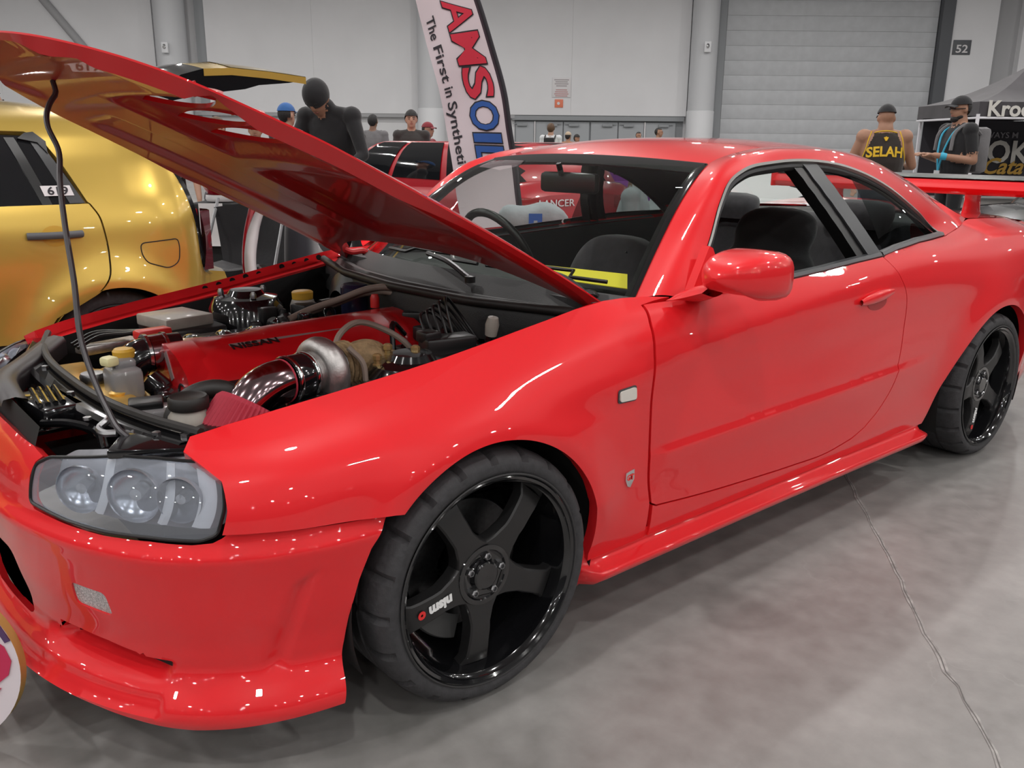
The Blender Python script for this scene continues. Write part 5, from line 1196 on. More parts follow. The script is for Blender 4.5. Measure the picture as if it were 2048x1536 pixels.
ypanel('front_fender', [(-1.79, .95), (-1.76, .28), (-1.95, .30)]+[(-2.45+.345*math.cos(a), .30+.345*math.sin(a)) for a in np.linspace(.0, PI, 24)]+[(-2.85, .30), (-2.95, .45), (-2.92, .72), (-2.4, .90)], M['yellow'], YC)
ypanel('sill', [(-.295, .394), (-.31, .30), (-.31, .16), (-2.05, .16), (-2.05, .394), (-1.75, .394), (-.92, .394)], M['black_satin'], YC, off=-.004)
for nm, pl in (('rear_side_window', gq), ('front_side_window', fillet([(-.66, .985), (-.64, 1.286), (-1.15, 1.270), (-1.55, .975)], .03))):
    wn = ypanel(nm, pl, M['tint'], YC, off=-.008, th=.004)
ypanel('window_pillar', [(-.16, .985), (-.245, 1.27), (-.285, 1.27), (-.20, .985)], M['black_satin'], YC, off=-.004, th=.004)
ypanel('pillar_panel', [(-.028, .99), (-.15, 1.255), (-.19, 1.262), (-.09, .99)], M['grey_trim'], YC, off=-.003, th=.004)
ypanel('mirror_cap', [(-.20, 1.285), (-.235, 1.262), (-.16, 1.245), (-.13, 1.20), (-.125, 1.25), (-.165, 1.290)], M['black_satin'], YC, off=.004, th=.02)
for pl in ([(.18, .80), (.36, .81), (.365, .77), (.355, .70), (.30, .675), (.20, .71), (.18, .75)],):
    F2 = fillet(pl, .03); f3 = ymap(dens(F2, .01)); mb = MB(); mb.tube(np.vstack([f3, f3[:2]])+np.array([0, -.001, 0]), .0028, 5, False); mb.build('fuel_door_seam', M['dark_int'], YC)
    ypanel('fuel_door', fillet(F2, .01), M['yellow'], YC, off=.0008, th=.002)
mb = MB(); x_ = np.linspace(-.285, -.065, 12); mb.tube(np.stack([x_, yw(x_, .858+0*x_)-.028*np.sin(np.linspace(.25, PI-.25, 12)), .858+0*x_], 1), .016, 10); mb.build('door_handle', M['dark_grey'], rdoor)
ypanel('handle_cup_shade', [(-.175+.055*math.cos(a), .853+.045*math.sin(a)) for a in np.linspace(0, 2*PI, 24, endpoint=False)], mat('yellow_shade', (0.66, 0.38, 0.04), 0.3, 0.2, 1.0), rdoor, off=.001, th=.0)  # flat disc, shade of the cup put into a deeper yellow
ypanel('window_sticker', [(-.185, 1.022), (-.065, 1.022), (-.075, 1.065), (-.195, 1.065)], M['sign_white'], YC, off=.0, th=.001)
text_mesh('sticker_text', '619', .05, M['flag_black'], YC, basis((-.128, float(yw(-.128, 1.043))-.002, 1.042), (1, 0, 0), (0, .45, 1)), .0005, .0, .001, 'CENTER', 1.15)
text_mesh('window_decal', 'GARAGE', .026, mat('decal_yellow', (.7, .5, .02), .5), YC, basis((-.305, float(yw(-.30, 1.02))-.002, 1.018), (1, 0, 0), (0, .45, 1)), .0005, 0, .0005) if False else None
# roof, far flank, bumper, tail lamp
rows = []
for x in np.linspace(.29, -1.25, 24):
    zt = float(np.interp(x, [-1.25, -.55, -.22, .02, .16, .27, .32], [1.38, 1.416, 1.412, 1.390, 1.352, 1.29, 1.24])); y0 = float(yw(x, zt)); yc = YS+.87
    rows.append([(x, y0+(2*(yc-y0))*t, zt+.035*math.sin(PI*t)) for t in np.linspace(0, 1, 15)])
mb = MB(); mb.grid(np.array(rows)); mb.build('roof', M['yellow'], YC)
mb = MB(); mb.grid(np.array([[(-1.25, YS+.35, 1.38), (-1.25, YS+1.39, 1.38)], [(-1.85, YS+.15, .96), (-1.85, YS+1.59, .96)]])); mb.build('windshield', M['tint'], YC)
mb = MB(); mb.grid(np.array([[(-1.80, YS+.06, .96), (-1.85, YS+.87, 1.0), (-1.80, YS+1.68, .96)], [(-2.4, YS+.06, .90), (-2.4, YS+.87, .94), (-2.4, YS+1.68, .90)], [(-2.92, YS+.16, .72), (-2.98, YS+.87, .74), (-2.92, YS+1.58, .72)], [(-3.0, YS+.2, .45), (-3.05, YS+.87, .45), (-3.0, YS+1.54, .45)], [(-2.95, YS+.2, .22), (-3.0, YS+.87, .2), (-2.95, YS+1.54, .22)]])); mb.build('hood', M['yellow'], YC)
mb = MB(); mb.grid(np.array([[(x, YS+1.74, .2), (x, YS+1.74, .95), (x, YS+1.50, 1.30), (x, YS+1.2, 1.42)] for x in (.55, .3, -.5, -1.2)])); mb.build('far_flank', M['yellow'], YC)
mb = MB(); mb.grid(np.array([[(.565, YS+.20, .62), (.67, YS+.26, .60), (.73, YS+.45, .59), (.75, YS+.87, .59)], [(.57, YS+.20, .50), (.70, YS+.26, .50), (.76, YS+.45, .50), (.78, YS+.87, .50)], [(.56, YS+.22, .24), (.67, YS+.26, .24), (.73, YS+.45, .24), (.75, YS+.87, .24)]])); mb.build('rear_bumper', M['yellow'], YC)
edge_ = ymap(np.array(YRd[:40])); mb = MB(); mb.grid(np.stack([edge_+np.array([-.004, -.003, 0]), edge_+np.array([.022, .010, 0]), edge_+np.array([.03, .07, 0])])); mb.build('hatch_seal', M['black_gloss'], YC)
rows = [[(.50+.02*math.sin(PI*t), YS+.09, z), (.56, YS+.12, z), (.58, YS+.20, z), (.565, YS+.26, z)] for t, z in zip(np.linspace(0, 1, 8), np.linspace(.64, .93, 8))]
mb = MB(); mb.grid(np.array(rows)); mb.build('tail_lamp', mat('dark_tail', (.10, .012, .02), .15, 0, 1.0), YC)
mb = MB(); mb.box((.0, YS+.90, .62), (1.0, 1.3, .04)); mb.box((-.55, YS+.9, .95), (.12, 1.3, .6)); mb.build('cargo_floor', M['dark_int'], YC, False)
# wheel
yh = empty('wheel', (.045, YS+.045, .292), parent=YC)
mb = MB(); mb.lathe([(.225, -.20), (.27, -.205), (.290, -.19), (.2950, -.17), (.295, -.03), (.288, -.012), (.27, .0), (.25, .003), (.232, -.002)], (0, 0, 0), (0, -1, 0), 64); mb.build('tire', M['tread'], yh)
mb = MB(); mb.lathe([(.234, -.004), (.230, .004), (.222, .0), (.215, -.02), (.205, -.06), (.2, -.18)], (0, 0, 0), (0, -1, 0), 48); mb.build('rim', M['black_gloss'], yh)
for k in range(10):
    a = 2*PI*k/10; mb = MB(); c, s_ = math.cos(a), math.sin(a); mb.grid(np.array([[(r*c-q*s_, -h, r*s_+q*c) for q, h in ((-.012, -.05), (-.010, -.018), (.010, -.018), (.012, -.05))] for r in (.03, .12, .222)])); mb.build('spoke', M['black_gloss'], yh, sharp=30)
mb = MB(); mb.lathe([(.045, -.04), (.045, -.012), (.03, -.008), (.0005, -.008)], (0, 0, 0), (0, -1, 0), 24); mb.build('hub', M['black_gloss'], yh)
mb = MB(); mb.grid(np.array([[(.045+.35*math.cos(a), y, .30+.35*math.sin(a)) for a in np.linspace(-.2, PI+.2, 30)] for y in (YS+.04, YS+.45)]+[[(.045+.02*math.cos(a), YS+.5, .28+.02*math.sin(a)) for a in np.linspace(-.2, PI+.2, 30)]])); mb.build('wheel_liner', M['liner'], YC)
for (x, y) in ((.045, YS+1.70), (-2.45, YS+.045), (-2.45, YS+1.70)):
    cpy = copy_tree(yh, YC); cpy.location = (x, y, .295)
    if y > YS+1: cpy.rotation_euler = (0, 0, PI)
# raised tailgate
tg_sec = [(.36, 1.47), (.50, 1.60), (.62, 1.645), (.77, 1.660), (.98, 1.650), (1.20, 1.628), (1.20, 1.610), (1.10, 1.585), (.92, 1.560), (.84, 1.530), (.62, 1.49), (.45, 1.44)]
tgy = np.linspace(YS+.20, YS+1.54, 15); rows = []
for y in tgy:
    q = abs((y-(YS+.87))/.67); sc_ = 1-.25*max(0, q-.6)/.4; cx, cz = .60, 1.54
    rows.append([(cx+(x-cx)*(1-.12*max(0, q-.5)), y, cz+(z-cz)*sc_-.02*q*q) for x, z in tg_sec])
G = np.array(rows); n_ = len(tg_sec); mb = MB(); mb.grid(G, close_u=True); mb.add(G[0], [tuple(range(n_))]); mb.add(G[-1], [tuple(range(n_))[::-1]]); tg = mb.build('tailgate', [M['yellow'], M['black_gloss']], YC, sharp=40)
mi = []
for f in tg.data.polygons:
    c = f.center; mi.append(1 if (c.x < .62 or c.z < 1.59) else 0)
tg.data.polygons.foreach_set('material_index', mi)
mb = MB(); mb.grid(G[:, 3:8]+np.array([0, 0, .003])); mb.build('roof_spoiler', M['yellow'], tg)
mb = MB(); tp_ = G[0][2:6]+np.array([0, -.004, 0]); mb.grid(np.stack([tp_, tp_-np.array([0, 0, .034])])); mb.build('tailgate_edge', M['yellow'], tg, False)
for y in (YS+.25, YS+1.49): mb = MB(); mb.tube([(.50, y, 1.0), (.46, y, 1.50)], .010, 8); mb.build('gas_strut', M['black_satin'], YC)
mb = MB(); mb.tube([(.34, YS+.5, 1.33), (.33, YS+.5, 1.50)], .02, 8); mb.tube([(.34, YS+1.2, 1.33), (.33, YS+1.2, 1.50)], .02, 8); mb.build('tailgate_hinge', M['yellow'], YC)

# ---------------- generic saloon / hatch
def saloon(name, label, a, b, ang, paint, L=4.3, W=1.72, Hh=1.32, belt=.86, deck=.9, text=None, notch=True):
    """built along local x (front at -x); origin on the floor under the centre"""
    e = empty(name, H(a, b, 0), HROT+ang); tag(e, label, 'car'); hw = W/2; x0, x1 = -L/2, L/2
    st = [(x0, .72, .30, .52), (x0+.06, .86, .22, .60), (x0+.35, .96, .18, .70), (x0+.9, 1.0, .17, .80), (x0+1.35, 1.0, .17, belt), (0, 1.0, .17, belt+.01), (x1-1.2, 1.0, .17, belt+.03), (x1-.5, .98, .18, deck), (x1-.12, .92, .22, deck-.01), (x1-.02, .86, .28, deck-.05), (x1, .80, .34, deck-.12)]
    d = np.array([s[0] for s in st]); P = np.array([s[1:] for s in st]); xs = np.linspace(x0, x1, 60); Q = np.stack([np.interp(xs, d, P[:, k]) for k in range(3)], 1); rows = []
    for x, (k, zb, zt) in zip(xs, Q):
        w_ = hw*k; r = []
        sec = [(.0, zb), (.80, zb), (.94, zb+.05), (.99, zb+(zt-zb)*.35), (1.0, zb+(zt-zb)*.55), (.98, zb+(zt-zb)*.80), (.93, zt-.03), (.84, zt), (.5, zt+.025), (0, zt+.035)]
        up = [(-s*w_, z) for s, z in sec]; dn = [(s*w_, z) for s, z in sec[::-1]][1:-1]
        rows.append([(x, y, z) for y, z in up+dn])
    G = np.array(rows); n = G.shape[1]; mb = MB(); mb.grid(G, close_u=True); mb.add(G[0], [tuple(range(n))]); mb.add(G[-1], [tuple(range(n))[::-1]]); mb.build('body', paint, e, sharp=50)
    # cabin
    xa, xb, xc, xd = x0+1.15, x0+1.85, x1-(1.25 if notch else .75), x1-(.62 if notch else .18)
    cab = []
    for t in np.linspace(0, 1, 10):
        z = belt-.02+(Hh-belt+.02)*math.sin(t*PI/2)**.9; k = t**1.2; w_ = hw*(.90-.23*k); f = xa+(xb-xa)*k; r_ = xd+(xc-xd)*k
        cab.append([(f, -w_*.8, z), (f+.06, -w_, z), (f+(r_-f)*.35, -w_*1.01, z), (f+(r_-f)*.7, -w_, z), (r_-.06, -w_*.97, z), (r_, -w_*.78, z), (r_+.03, 0, z), (r_, w_*.78, z), (r_-.06, w_*.97, z), (f+(r_-f)*.7, w_, z), (f+(r_-f)*.35, w_*1.01, z), (f+.06, w_, z), (f, w_*.8, z), (f-.05, 0, z)])
    C3 = np.array(cab); mb = MB(); mb.grid(C3, close_u=True); top = C3[-1]; mb.add(top, [tuple(range(14))]); mb.build('cabin', paint, e, sharp=50)
    def quad(name_, i, j, t0, t1, s0, s1):
        def at(s, t):
            r = t*9; k = int(min(8, r)); f = r-k; row = C3[k]*(1-f)+C3[k+1]*f; return row[i]*(1-s)+row[j]*s
        c = C3.mean((0, 1)); G = np.array([[at(s, t) for s in np.linspace(s0, s1, 8)] for t in np.linspace(t0, t1, 6)]); nn = G-np.array([c[0], c[1], 0]); nn[:, :, 2] = 0
        v = np.cross(G[0, -1]-G[0, 0], G[-1, 0]-G[0, 0]); v /= np.linalg.norm(v)
        if v@(G.mean((0, 1))-c) < 0: v = -v
        mb = MB(); mb.grid(G+v*.008); mb.build(name_, M['tint'], e)
    for (i, j, s0, s1) in ((1, 2, .12, .96), (2, 3, .06, .95), (3, 4, .08, .72), (11, 10, .12, .96), (10, 9, .06, .95), (9, 8, .08, .72)): quad('side_window', i, j, .12, .84, s0, s1)
    quad('windshield', 0, 12, .08, .86, .03, .97); quad('rear_window', 5, 7, .12, .84, .03, .97)
    for sx in (x0+.86, x1-.88):
        for sy in (-1, 1):
            wl = empty('wheel', (sx, sy*(hw-.0), .31), parent=e); mb = MB(); mb.lathe([(.21, -.2), (.29, -.2), (.31, -.18), (.31, -.03), (.30, -.01), (.27, .0), (.215, -.004)], (0, 0, 0), (0, sy, 0), 32); mb.build('tire', M['tread'], wl)
            mb = MB(); mb.lathe([(.217, -.01), (.21, .0), (.20, -.03), (.06, -.035), (.05, -.02), (.0005, -.02)], (0, 0, 0), (0, sy, 0), 32); mb.build('rim', M['steel'], wl)
    TL = M.setdefault('tail_lens', mat('tail_lens', (.35, .01, .012), .2, 0, 1.0))
    for sy in (-1, 1):
        mb = MB(); mb.box((x1-.02, sy*hw*.70, deck-.17), (.05, .30, .13), bev=.02); mb.build('tail_lamp', TL, e); mb = MB(); mb.box((x0+.06, sy*hw*.66, .58), (.10, .32, .11), bev=.03); mb.build('head_lamp', M['chrome'], e)
    mb = MB(); mb.box((x1, 0, .36), (.10, W*.86, .16), bev=.04); mb.build('bumper', paint, e)
    if text:
        text_mesh('trunk_lettering', text, .085, M['chrome'], e, basis((x1+.012, -.26, deck-.165), (0, 1, 0), (0, 0, 1)), .003, 0, .001, 'CENTER', 1.3)
    return e
PR = mat('dark_red_paint', (0.50, 0.008, 0.02), 0.3, 0, 1.0)
lan = saloon('red_saloon', 'dark red saloon parked behind the white feather flag', -.72, 9.6, math.radians(-52), PR, 4.2, 1.68, 1.27, .84, .92, 'LANCER', False)
saloon('purple_car', 'purple coupe with a green headlamp parked past the red saloon', 1.55, 13.5, math.radians(35), mat('purple_paint', (0.35, 0.05, 0.42), 0.3, 0, 1.0), 4.2, 1.7, 1.15, .78, .86)
saloon('white_car', 'white saloon parked behind the red coupe', 2.2, 8.7, math.radians(75), mat('white_paint', (0.75, 0.75, 0.76), 0.3, 0, 1.0), 4.3, 1.7, 1.12, .80, .86)
saloon('lime_car', 'lime green low coupe far behind the red saloon', .9, 17.0, math.radians(10), mat('lime_paint', (0.42, 0.62, 0.03), 0.3, 0, 1.0), 4.2, 1.7, 1.20, .80, .88)

saloon('black_car', 'black saloon standing behind the rear wing', 5.15, 6.7, 0.0, mat('black_paint', (0.008, 0.008, 0.009), 0.2, 0, 1.0), 4.4, 1.72, 1.10, .84, .9)
# ---------------- grey cushion bag with blue patch on a stand, seen through the windshield
M['bag_grey'] = mat('bag_cloth', (0.30, 0.33, 0.35), 0.85, noise=.1, nscale=12, bump=.3, bscale=30)
bg = empty('padded_bag', H(.12, 5.4, 0), HROT); tag(bg, 'grey padded bag with blue patch standing beyond the cabin', 'bag')
rows = []
for t in np.linspace(-1, 1, 17):
    k = (1-abs(t)**4)**.5 if abs(t) < 1 else .02; k = max(k, .25)
    rows.append([(t*.21, .12*k*math.cos(q)*1.0, (.825)+.085*k*abs(math.sin(q))**.7*math.copysign(1, math.sin(q))+.012*math.sin(5*t)) for q in np.linspace(0, 2*PI, 20, endpoint=False)])
mb = MB(); mb.grid(np.array(rows), close_u=True); mb.add(rows[0], [tuple(range(20))]); mb.add(rows[-1], [tuple(range(20))[::-1]]); mb.build('bag_body', M['bag_grey'], bg)
mb = MB(); mb.grid(np.array([[(x, -.124, z) for x in (-.03, .05)] for z in (.75, .86)])); mb.build('bag_patch', M['flag_blue'], bg, False)
mb = MB(); mb.grid(np.array([[(x, -.127, z) for x in (.0, .022)] for z in (.79, .82)])); mb.build('patch_mark', M['bag_grey'], bg, False)
mb = MB()
for sx in (-.16, .16):
    for sy in (-.08, .08): mb.tube([(sx, sy, 0), (sx*.8, sy*.8, .745)], .014, 8)
mb.box((0, 0, .74), (.36, .20, .02)); mb.build('stand', M['dark_grey'], bg)

# ---------------- clutter behind the yellow car
M['chair_cloth'] = mat('chair_cloth', (0.022, 0.021, 0.024), 0.75, sheen=.3, bump=.2, bscale=60)
ch = empty('folding_chair', H(-1.88, 6.3, 0), HROT-.2); tag(ch, 'black fabric folding camp chair behind the yellow hatchback', 'chair')
mb = MB(); mb.grid(loft([[(-.27, .0, .80), (0, .06, .84), (.30, .0, .90)], [(-.26, .03, .55), (0, .10, .55), (.27, .03, .58)], [(-.24, .02, .40), (0, .04, .36), (.25, .02, .40)]], 11, 11)); mb.build('backrest', M['chair_cloth'], ch)
mb = MB(); mb.grid(loft([[(-.25, .02, .42), (0, .03, .37), (.25, .02, .42)], [(-.26, -.20, .42), (0, -.2, .36), (.26, -.2, .42)], [(-.27, -.42, .46), (0, -.42, .42), (.27, -.42, .46)], [(-.27, -.43, .30), (0, -.44, .26), (.27, -.43, .30)]], 11, 15)); mb.build('seat', M['chair_cloth'], ch)
for p in (((-.28, -.44, .0), (-.26, .05, .86)), ((.28, -.44, .0), (.28, .05, .92)), ((-.30, .15, 0), (-.27, -.44, .46)), ((.30, .15, 0), (.27, -.44, .46)), ((-.28, -.44, .02), (.28, .15, .40)), ((.28, -.44, .02), (-.28, .15, .40))):
    mb = MB(); mb.tube(p, .011, 8); mb.build('leg', M['steel'], ch)
hm = empty('red_helmet', H(-2.27, 6.95, .805)); tag(hm, 'glossy red helmet on the crate behind the yellow hatchback', 'helmet')
mb = MB(); mb.ell((0, 0, .15), (.15, .13, .14), 14); mb.build('shell', mat('helmet_red', (.45, .005, .02), .12, 0, 1.0), hm)
mb = MB(); mb.add(*[ell_vf((-.05, -.05, .13), (.115, .10, .055), 10)[i] for i in (0, 1)]); mb.build('visor', M['black_gloss'], hm)
mb = MB(); mb.lathe([(.12, 0.0), (.13, .02), (.125, .05)], (0, 0, 0), (0, 0, 1), 24); mb.build('trim_ring', M['sign_white'], hm)
cr8 = empty('crate', H(-2.27, 6.95, 0), HROT); tag(cr8, 'tall dark crate draped with a white cloth carrying the helmet', 'crate')
mb = MB(); mb.box((0, 0, .40), (.42, .40, .795), bev=.02); mb.build('crate_box', M['dark_int'], cr8); mb = MB(); G = np.array([[(x, -.205-.012*math.sin(9*x+3*z)-.02*(z < .5), z) for x in np.linspace(-.12, .06, 10)] for z in np.linspace(.80, .48, 9)]); mb.grid(G); mb.build('cloth', M['sign_white'], cr8)
mb = MB(); mb.box((-.17, -.21, .45), (.07, .03, .62), bev=.01); mb.build('red_strip', PR, cr8)
bt_ = empty('drink_bottle', H(-1.90, 7.4, 0)); 
mb = MB(); mb.lathe([(.20, 0), (.20, .78), (.19, .80), (.0005, .80)], (0, 0, 0), (0, 0, 1), 24); o = mb.build('tool_drum', M['dark_grey'], bt_); tag(bt_, 'grey drum with a clear water bottle on its lid', 'drum'); bt_.name = 'drum'
mb = MB(); mb.lathe([(.04, .80), (.042, .90), (.04, .96), (.02, 1.0), (.018, 1.03), (.0005, 1.03)], (-.02, 0, 0), (0, 0, 1), 16); o = mb.build('water_bottle', M['cloudy'], None); o.location = H(-1.90, 7.4, 0); tag(o, 'clear water bottle standing on the grey drum', 'bottle')
# race seat with white piping next to the chair
rs_ = empty('race_seat', H(-1.34, 5.5, 0), HROT+.15); tag(rs_, 'black and red bucket seat with white side piping', 'seat')
navy = mat('navy_cloth', (.012, .013, .02), .8, sheen=.3)
rloft([(0, 0, .10, .26, .28), (0, 0, .30, .27, .29), (0, 0, .38, .25, .27)], 'seat_base', navy, rs_); rloft([(.0, .12, .34, .27, .10), (.0, .16, .55, .29, .10), (.0, .20, .76, .27, .09), (.0, .24, .90, .19, .07), (0, .26, 1.0, .12, .05)], 'seat_back', navy, rs_)
mb = MB(); mb.tube(cr([(-.25, -.16, .34), (-.29, -.10, .50), (-.285, -.02, .66), (-.25, .05, .80), (-.22, .06, .86)], 16), [.02, .03, .034, .036, .036, .036, .036, .036, .036, .036, .036, .034, .032, .03, .026, .02], 10); mb.build('side_piping', M['sign_white'], rs_)
mb = MB(); mb.tube(cr([(-.30, -.10, .34), (-.325, -.05, .52), (-.315, .02, .70), (-.28, .08, .86)], 14), .022, 8); mb.build('red_piping', PR, rs_)

# ---------------- white round sign standing by the bumper
sg = empty('standing_sign', (-1.041, -.237, 0), math.radians(-40)); sg.scale = (1.45, 1.45, 1.45); tag(sg, 'white shaped board sign with purple letters by the front bumper', 'sign')
M['board'] = mat('sign_board', (0.80, 0.72, 0.76), 0.4); M['board_edge'] = mat('board_edge', (0.50, 0.34, 0.10), 0.6); M['purple_print'] = mat('purple_print', (0.10, 0.05, 0.14), 0.5); M['pink_print'] = mat('pink_print', (0.60, 0.03, 0.10), 0.5)
out_ = [(.15*math.cos(a)*(1.0+.0*math.sin(a)), .125+.125*math.sin(a)) for a in np.linspace(-PI/2, .9, 26)]+[(.05, .235), (.035, .27), (.0, .285), (-.035, .27), (-.05, .235)]+[(.15*math.cos(a), .125+.125*math.sin(a)) for a in np.linspace(PI-.9, 1.5*PI, 26)][:-1]
out_ = [(x, z*1.12) for x, z in out_]
n = len(out_); fr = [(x, -.008, z) for x, z in out_]; bk = [(x, .008, z) for x, z in out_]; mb = MB(); mb.add(fr, [tuple(range(n))], 0); mb.add(bk, [tuple(range(n))[::-1]], 0); mb.add(fr+bk, [(i, n+i, n+(i+1) % n, (i+1) % n) for i in range(n)], 1); mb.build('board', [M['board'], M['board_edge']], sg, False)
for k, cch in ((2, 'S'), (3, 'T')):
    a = math.radians(126-33.5*k); text_mesh('sign_letter', cch, .066, M['purple_print'], sg, basis((.122*math.cos(a), -.0095, .145+.105*math.sin(a)), (math.sin(a), 0, -math.cos(a)), (math.cos(a), 0, math.sin(a))), .0008, 0, .0015)
text_mesh('sign_letter', 'O', .12, M['pink_print'], sg, basis((0.082, -.0095, .145), (1, 0, 0), (0, 0, 1)), .0008, 0, .004, 'CENTER', 1.2)
text_mesh('sign_letter', 'Y', .066, M['pink_print'], sg, basis((0.095, -.0095, .078), (1, 0, 0), (0, 0, 1)), .0008, 0, .002)
mb = MB(); mb.add([(-.03, .008, .16), (.03, .008, .16), (.03, .09, 0), (-.03, .09, 0), (-.03, .012, .16), (.03, .012, .16), (.03, .094, 0), (-.03, .094, 0)], [(0, 1, 2, 3), (7, 6, 5, 4), (0, 4, 5, 1), (1, 5, 6, 2), (2, 6, 7, 3), (3, 7, 4, 0)]); mb.build('easel_leg', M['board_edge'], sg, False)

# ---------------- black canopy tent at the back right
M['tent'] = mat('tent_cloth', (0.045, 0.04, 0.046), 0.7, sheen=.2, noise=.3, nscale=2); M['tent_print'] = mat('tent_print', (0.62, 0.60, 0.56), 0.6); M['gold_print'] = mat('gold_print', (0.55, 0.32, 0.05), 0.6); M['tube_white'] = mat('tube_white', (0.75, 0.74, 0.78), 0.4)
tn = empty('canopy_tent', H(11.8, 21.5, 0), HROT); tag(tn, 'black canopy tent with printed valance on a white frame', 'tent')
A0, A1, B0, B1 = -1.67, 1.9, -1.5, 1.5
for (x, y) in ((A0, B0), (A1, B0), (A0+.10, B1), (A1, B1)): mb = MB(); mb.box((x, y, .98), (.055, .055, 1.96)); mb.build('tent_leg', M['tube_white'], tn, False)
apex = np.array([(A0+A1)/2, 0, 3.1])
for c0, c1, nm in (((A0, B0), (A1, B0), 'front'), ((A1, B0), (A1, B1), 's'), ((A1, B1), (A0, B1), 'b'), ((A0, B1), (A0, B0), 'l')):
    p0, p1 = np.array([*c0, 2.22]), np.array([*c1, 2.22]); G = np.array([[(p0+(p1-p0)*s)*(1-t)+apex*t-np.array([0, 0, .22*math.sin(PI*t)*.6]) for s in np.linspace(0, 1, 7)] for t in np.linspace(0, 1, 9)]); mb = MB(); mb.grid(G); mb.build('roof_cloth', M['tent'], tn)
    q0, q1 = p0-np.array([0, 0, .32]), p1-np.array([0, 0, .32]); mb = MB(); mb.grid(np.array([[p0+(p1-p0)*s for s in np.linspace(0, 1, 9)], [q0+(q1-q0)*s+np.array([0, 0, .03*math.sin(9*s)]) for s in np.linspace(0, 1, 9)]])); mb.build('valance', M['tent'], tn)
    mb = MB(); mb.tube([q0+np.array([0, 0, -.02]), q1+np.array([0, 0, -.02])], .025, 8); mb.build('frame_bar', M['tube_white'], tn)
mb = MB(); mb.tube([(A0+.1, B1, .95), (A1, B1, .95)], .02, 6); mb.build('frame_bar', M['tube_white'], tn)
mb = MB(); mb.grid(np.array([[(x, B1-.05, z) for x in np.linspace(A0+.15, A1, 9)] for z in (.05, .9, 1.9)])); mb.build('back_banner', M['flag_black'], tn)
text_mesh('valance_print', 'Krooked', .46, M['tent_print'], tn, basis((A0+1.0, B0-.03, 2.06), (1, 0, 0), (0, 0, 1)), .004, 0, .012, 'CENTER', 1.0)
text_mesh('banner_print', 'WAYS M', .20, mat('banner_grey', (.22, .21, .23), .6), tn, basis((A0+2.15, B1-.08, 1.55), (1, 0, 0), (0, 0, 1)), .004, 0, .002, 'CENTER', 1.1)
text_mesh('banner_print', 'OKE', .75, M['tent_print'], tn, basis((A0+2.55, B1-.08, 1.12), (1, 0, 0), (0, 0, 1)), .004, 0, .02, 'CENTER', .95)
text_mesh('banner_print', 'Cata', .55, M['gold_print'], tn, basis((A0+2.25, B1-.11, .78), (1, 0, .0), (0, 0, 1)), .004, .35, .01, 'CENTER', 1.0)
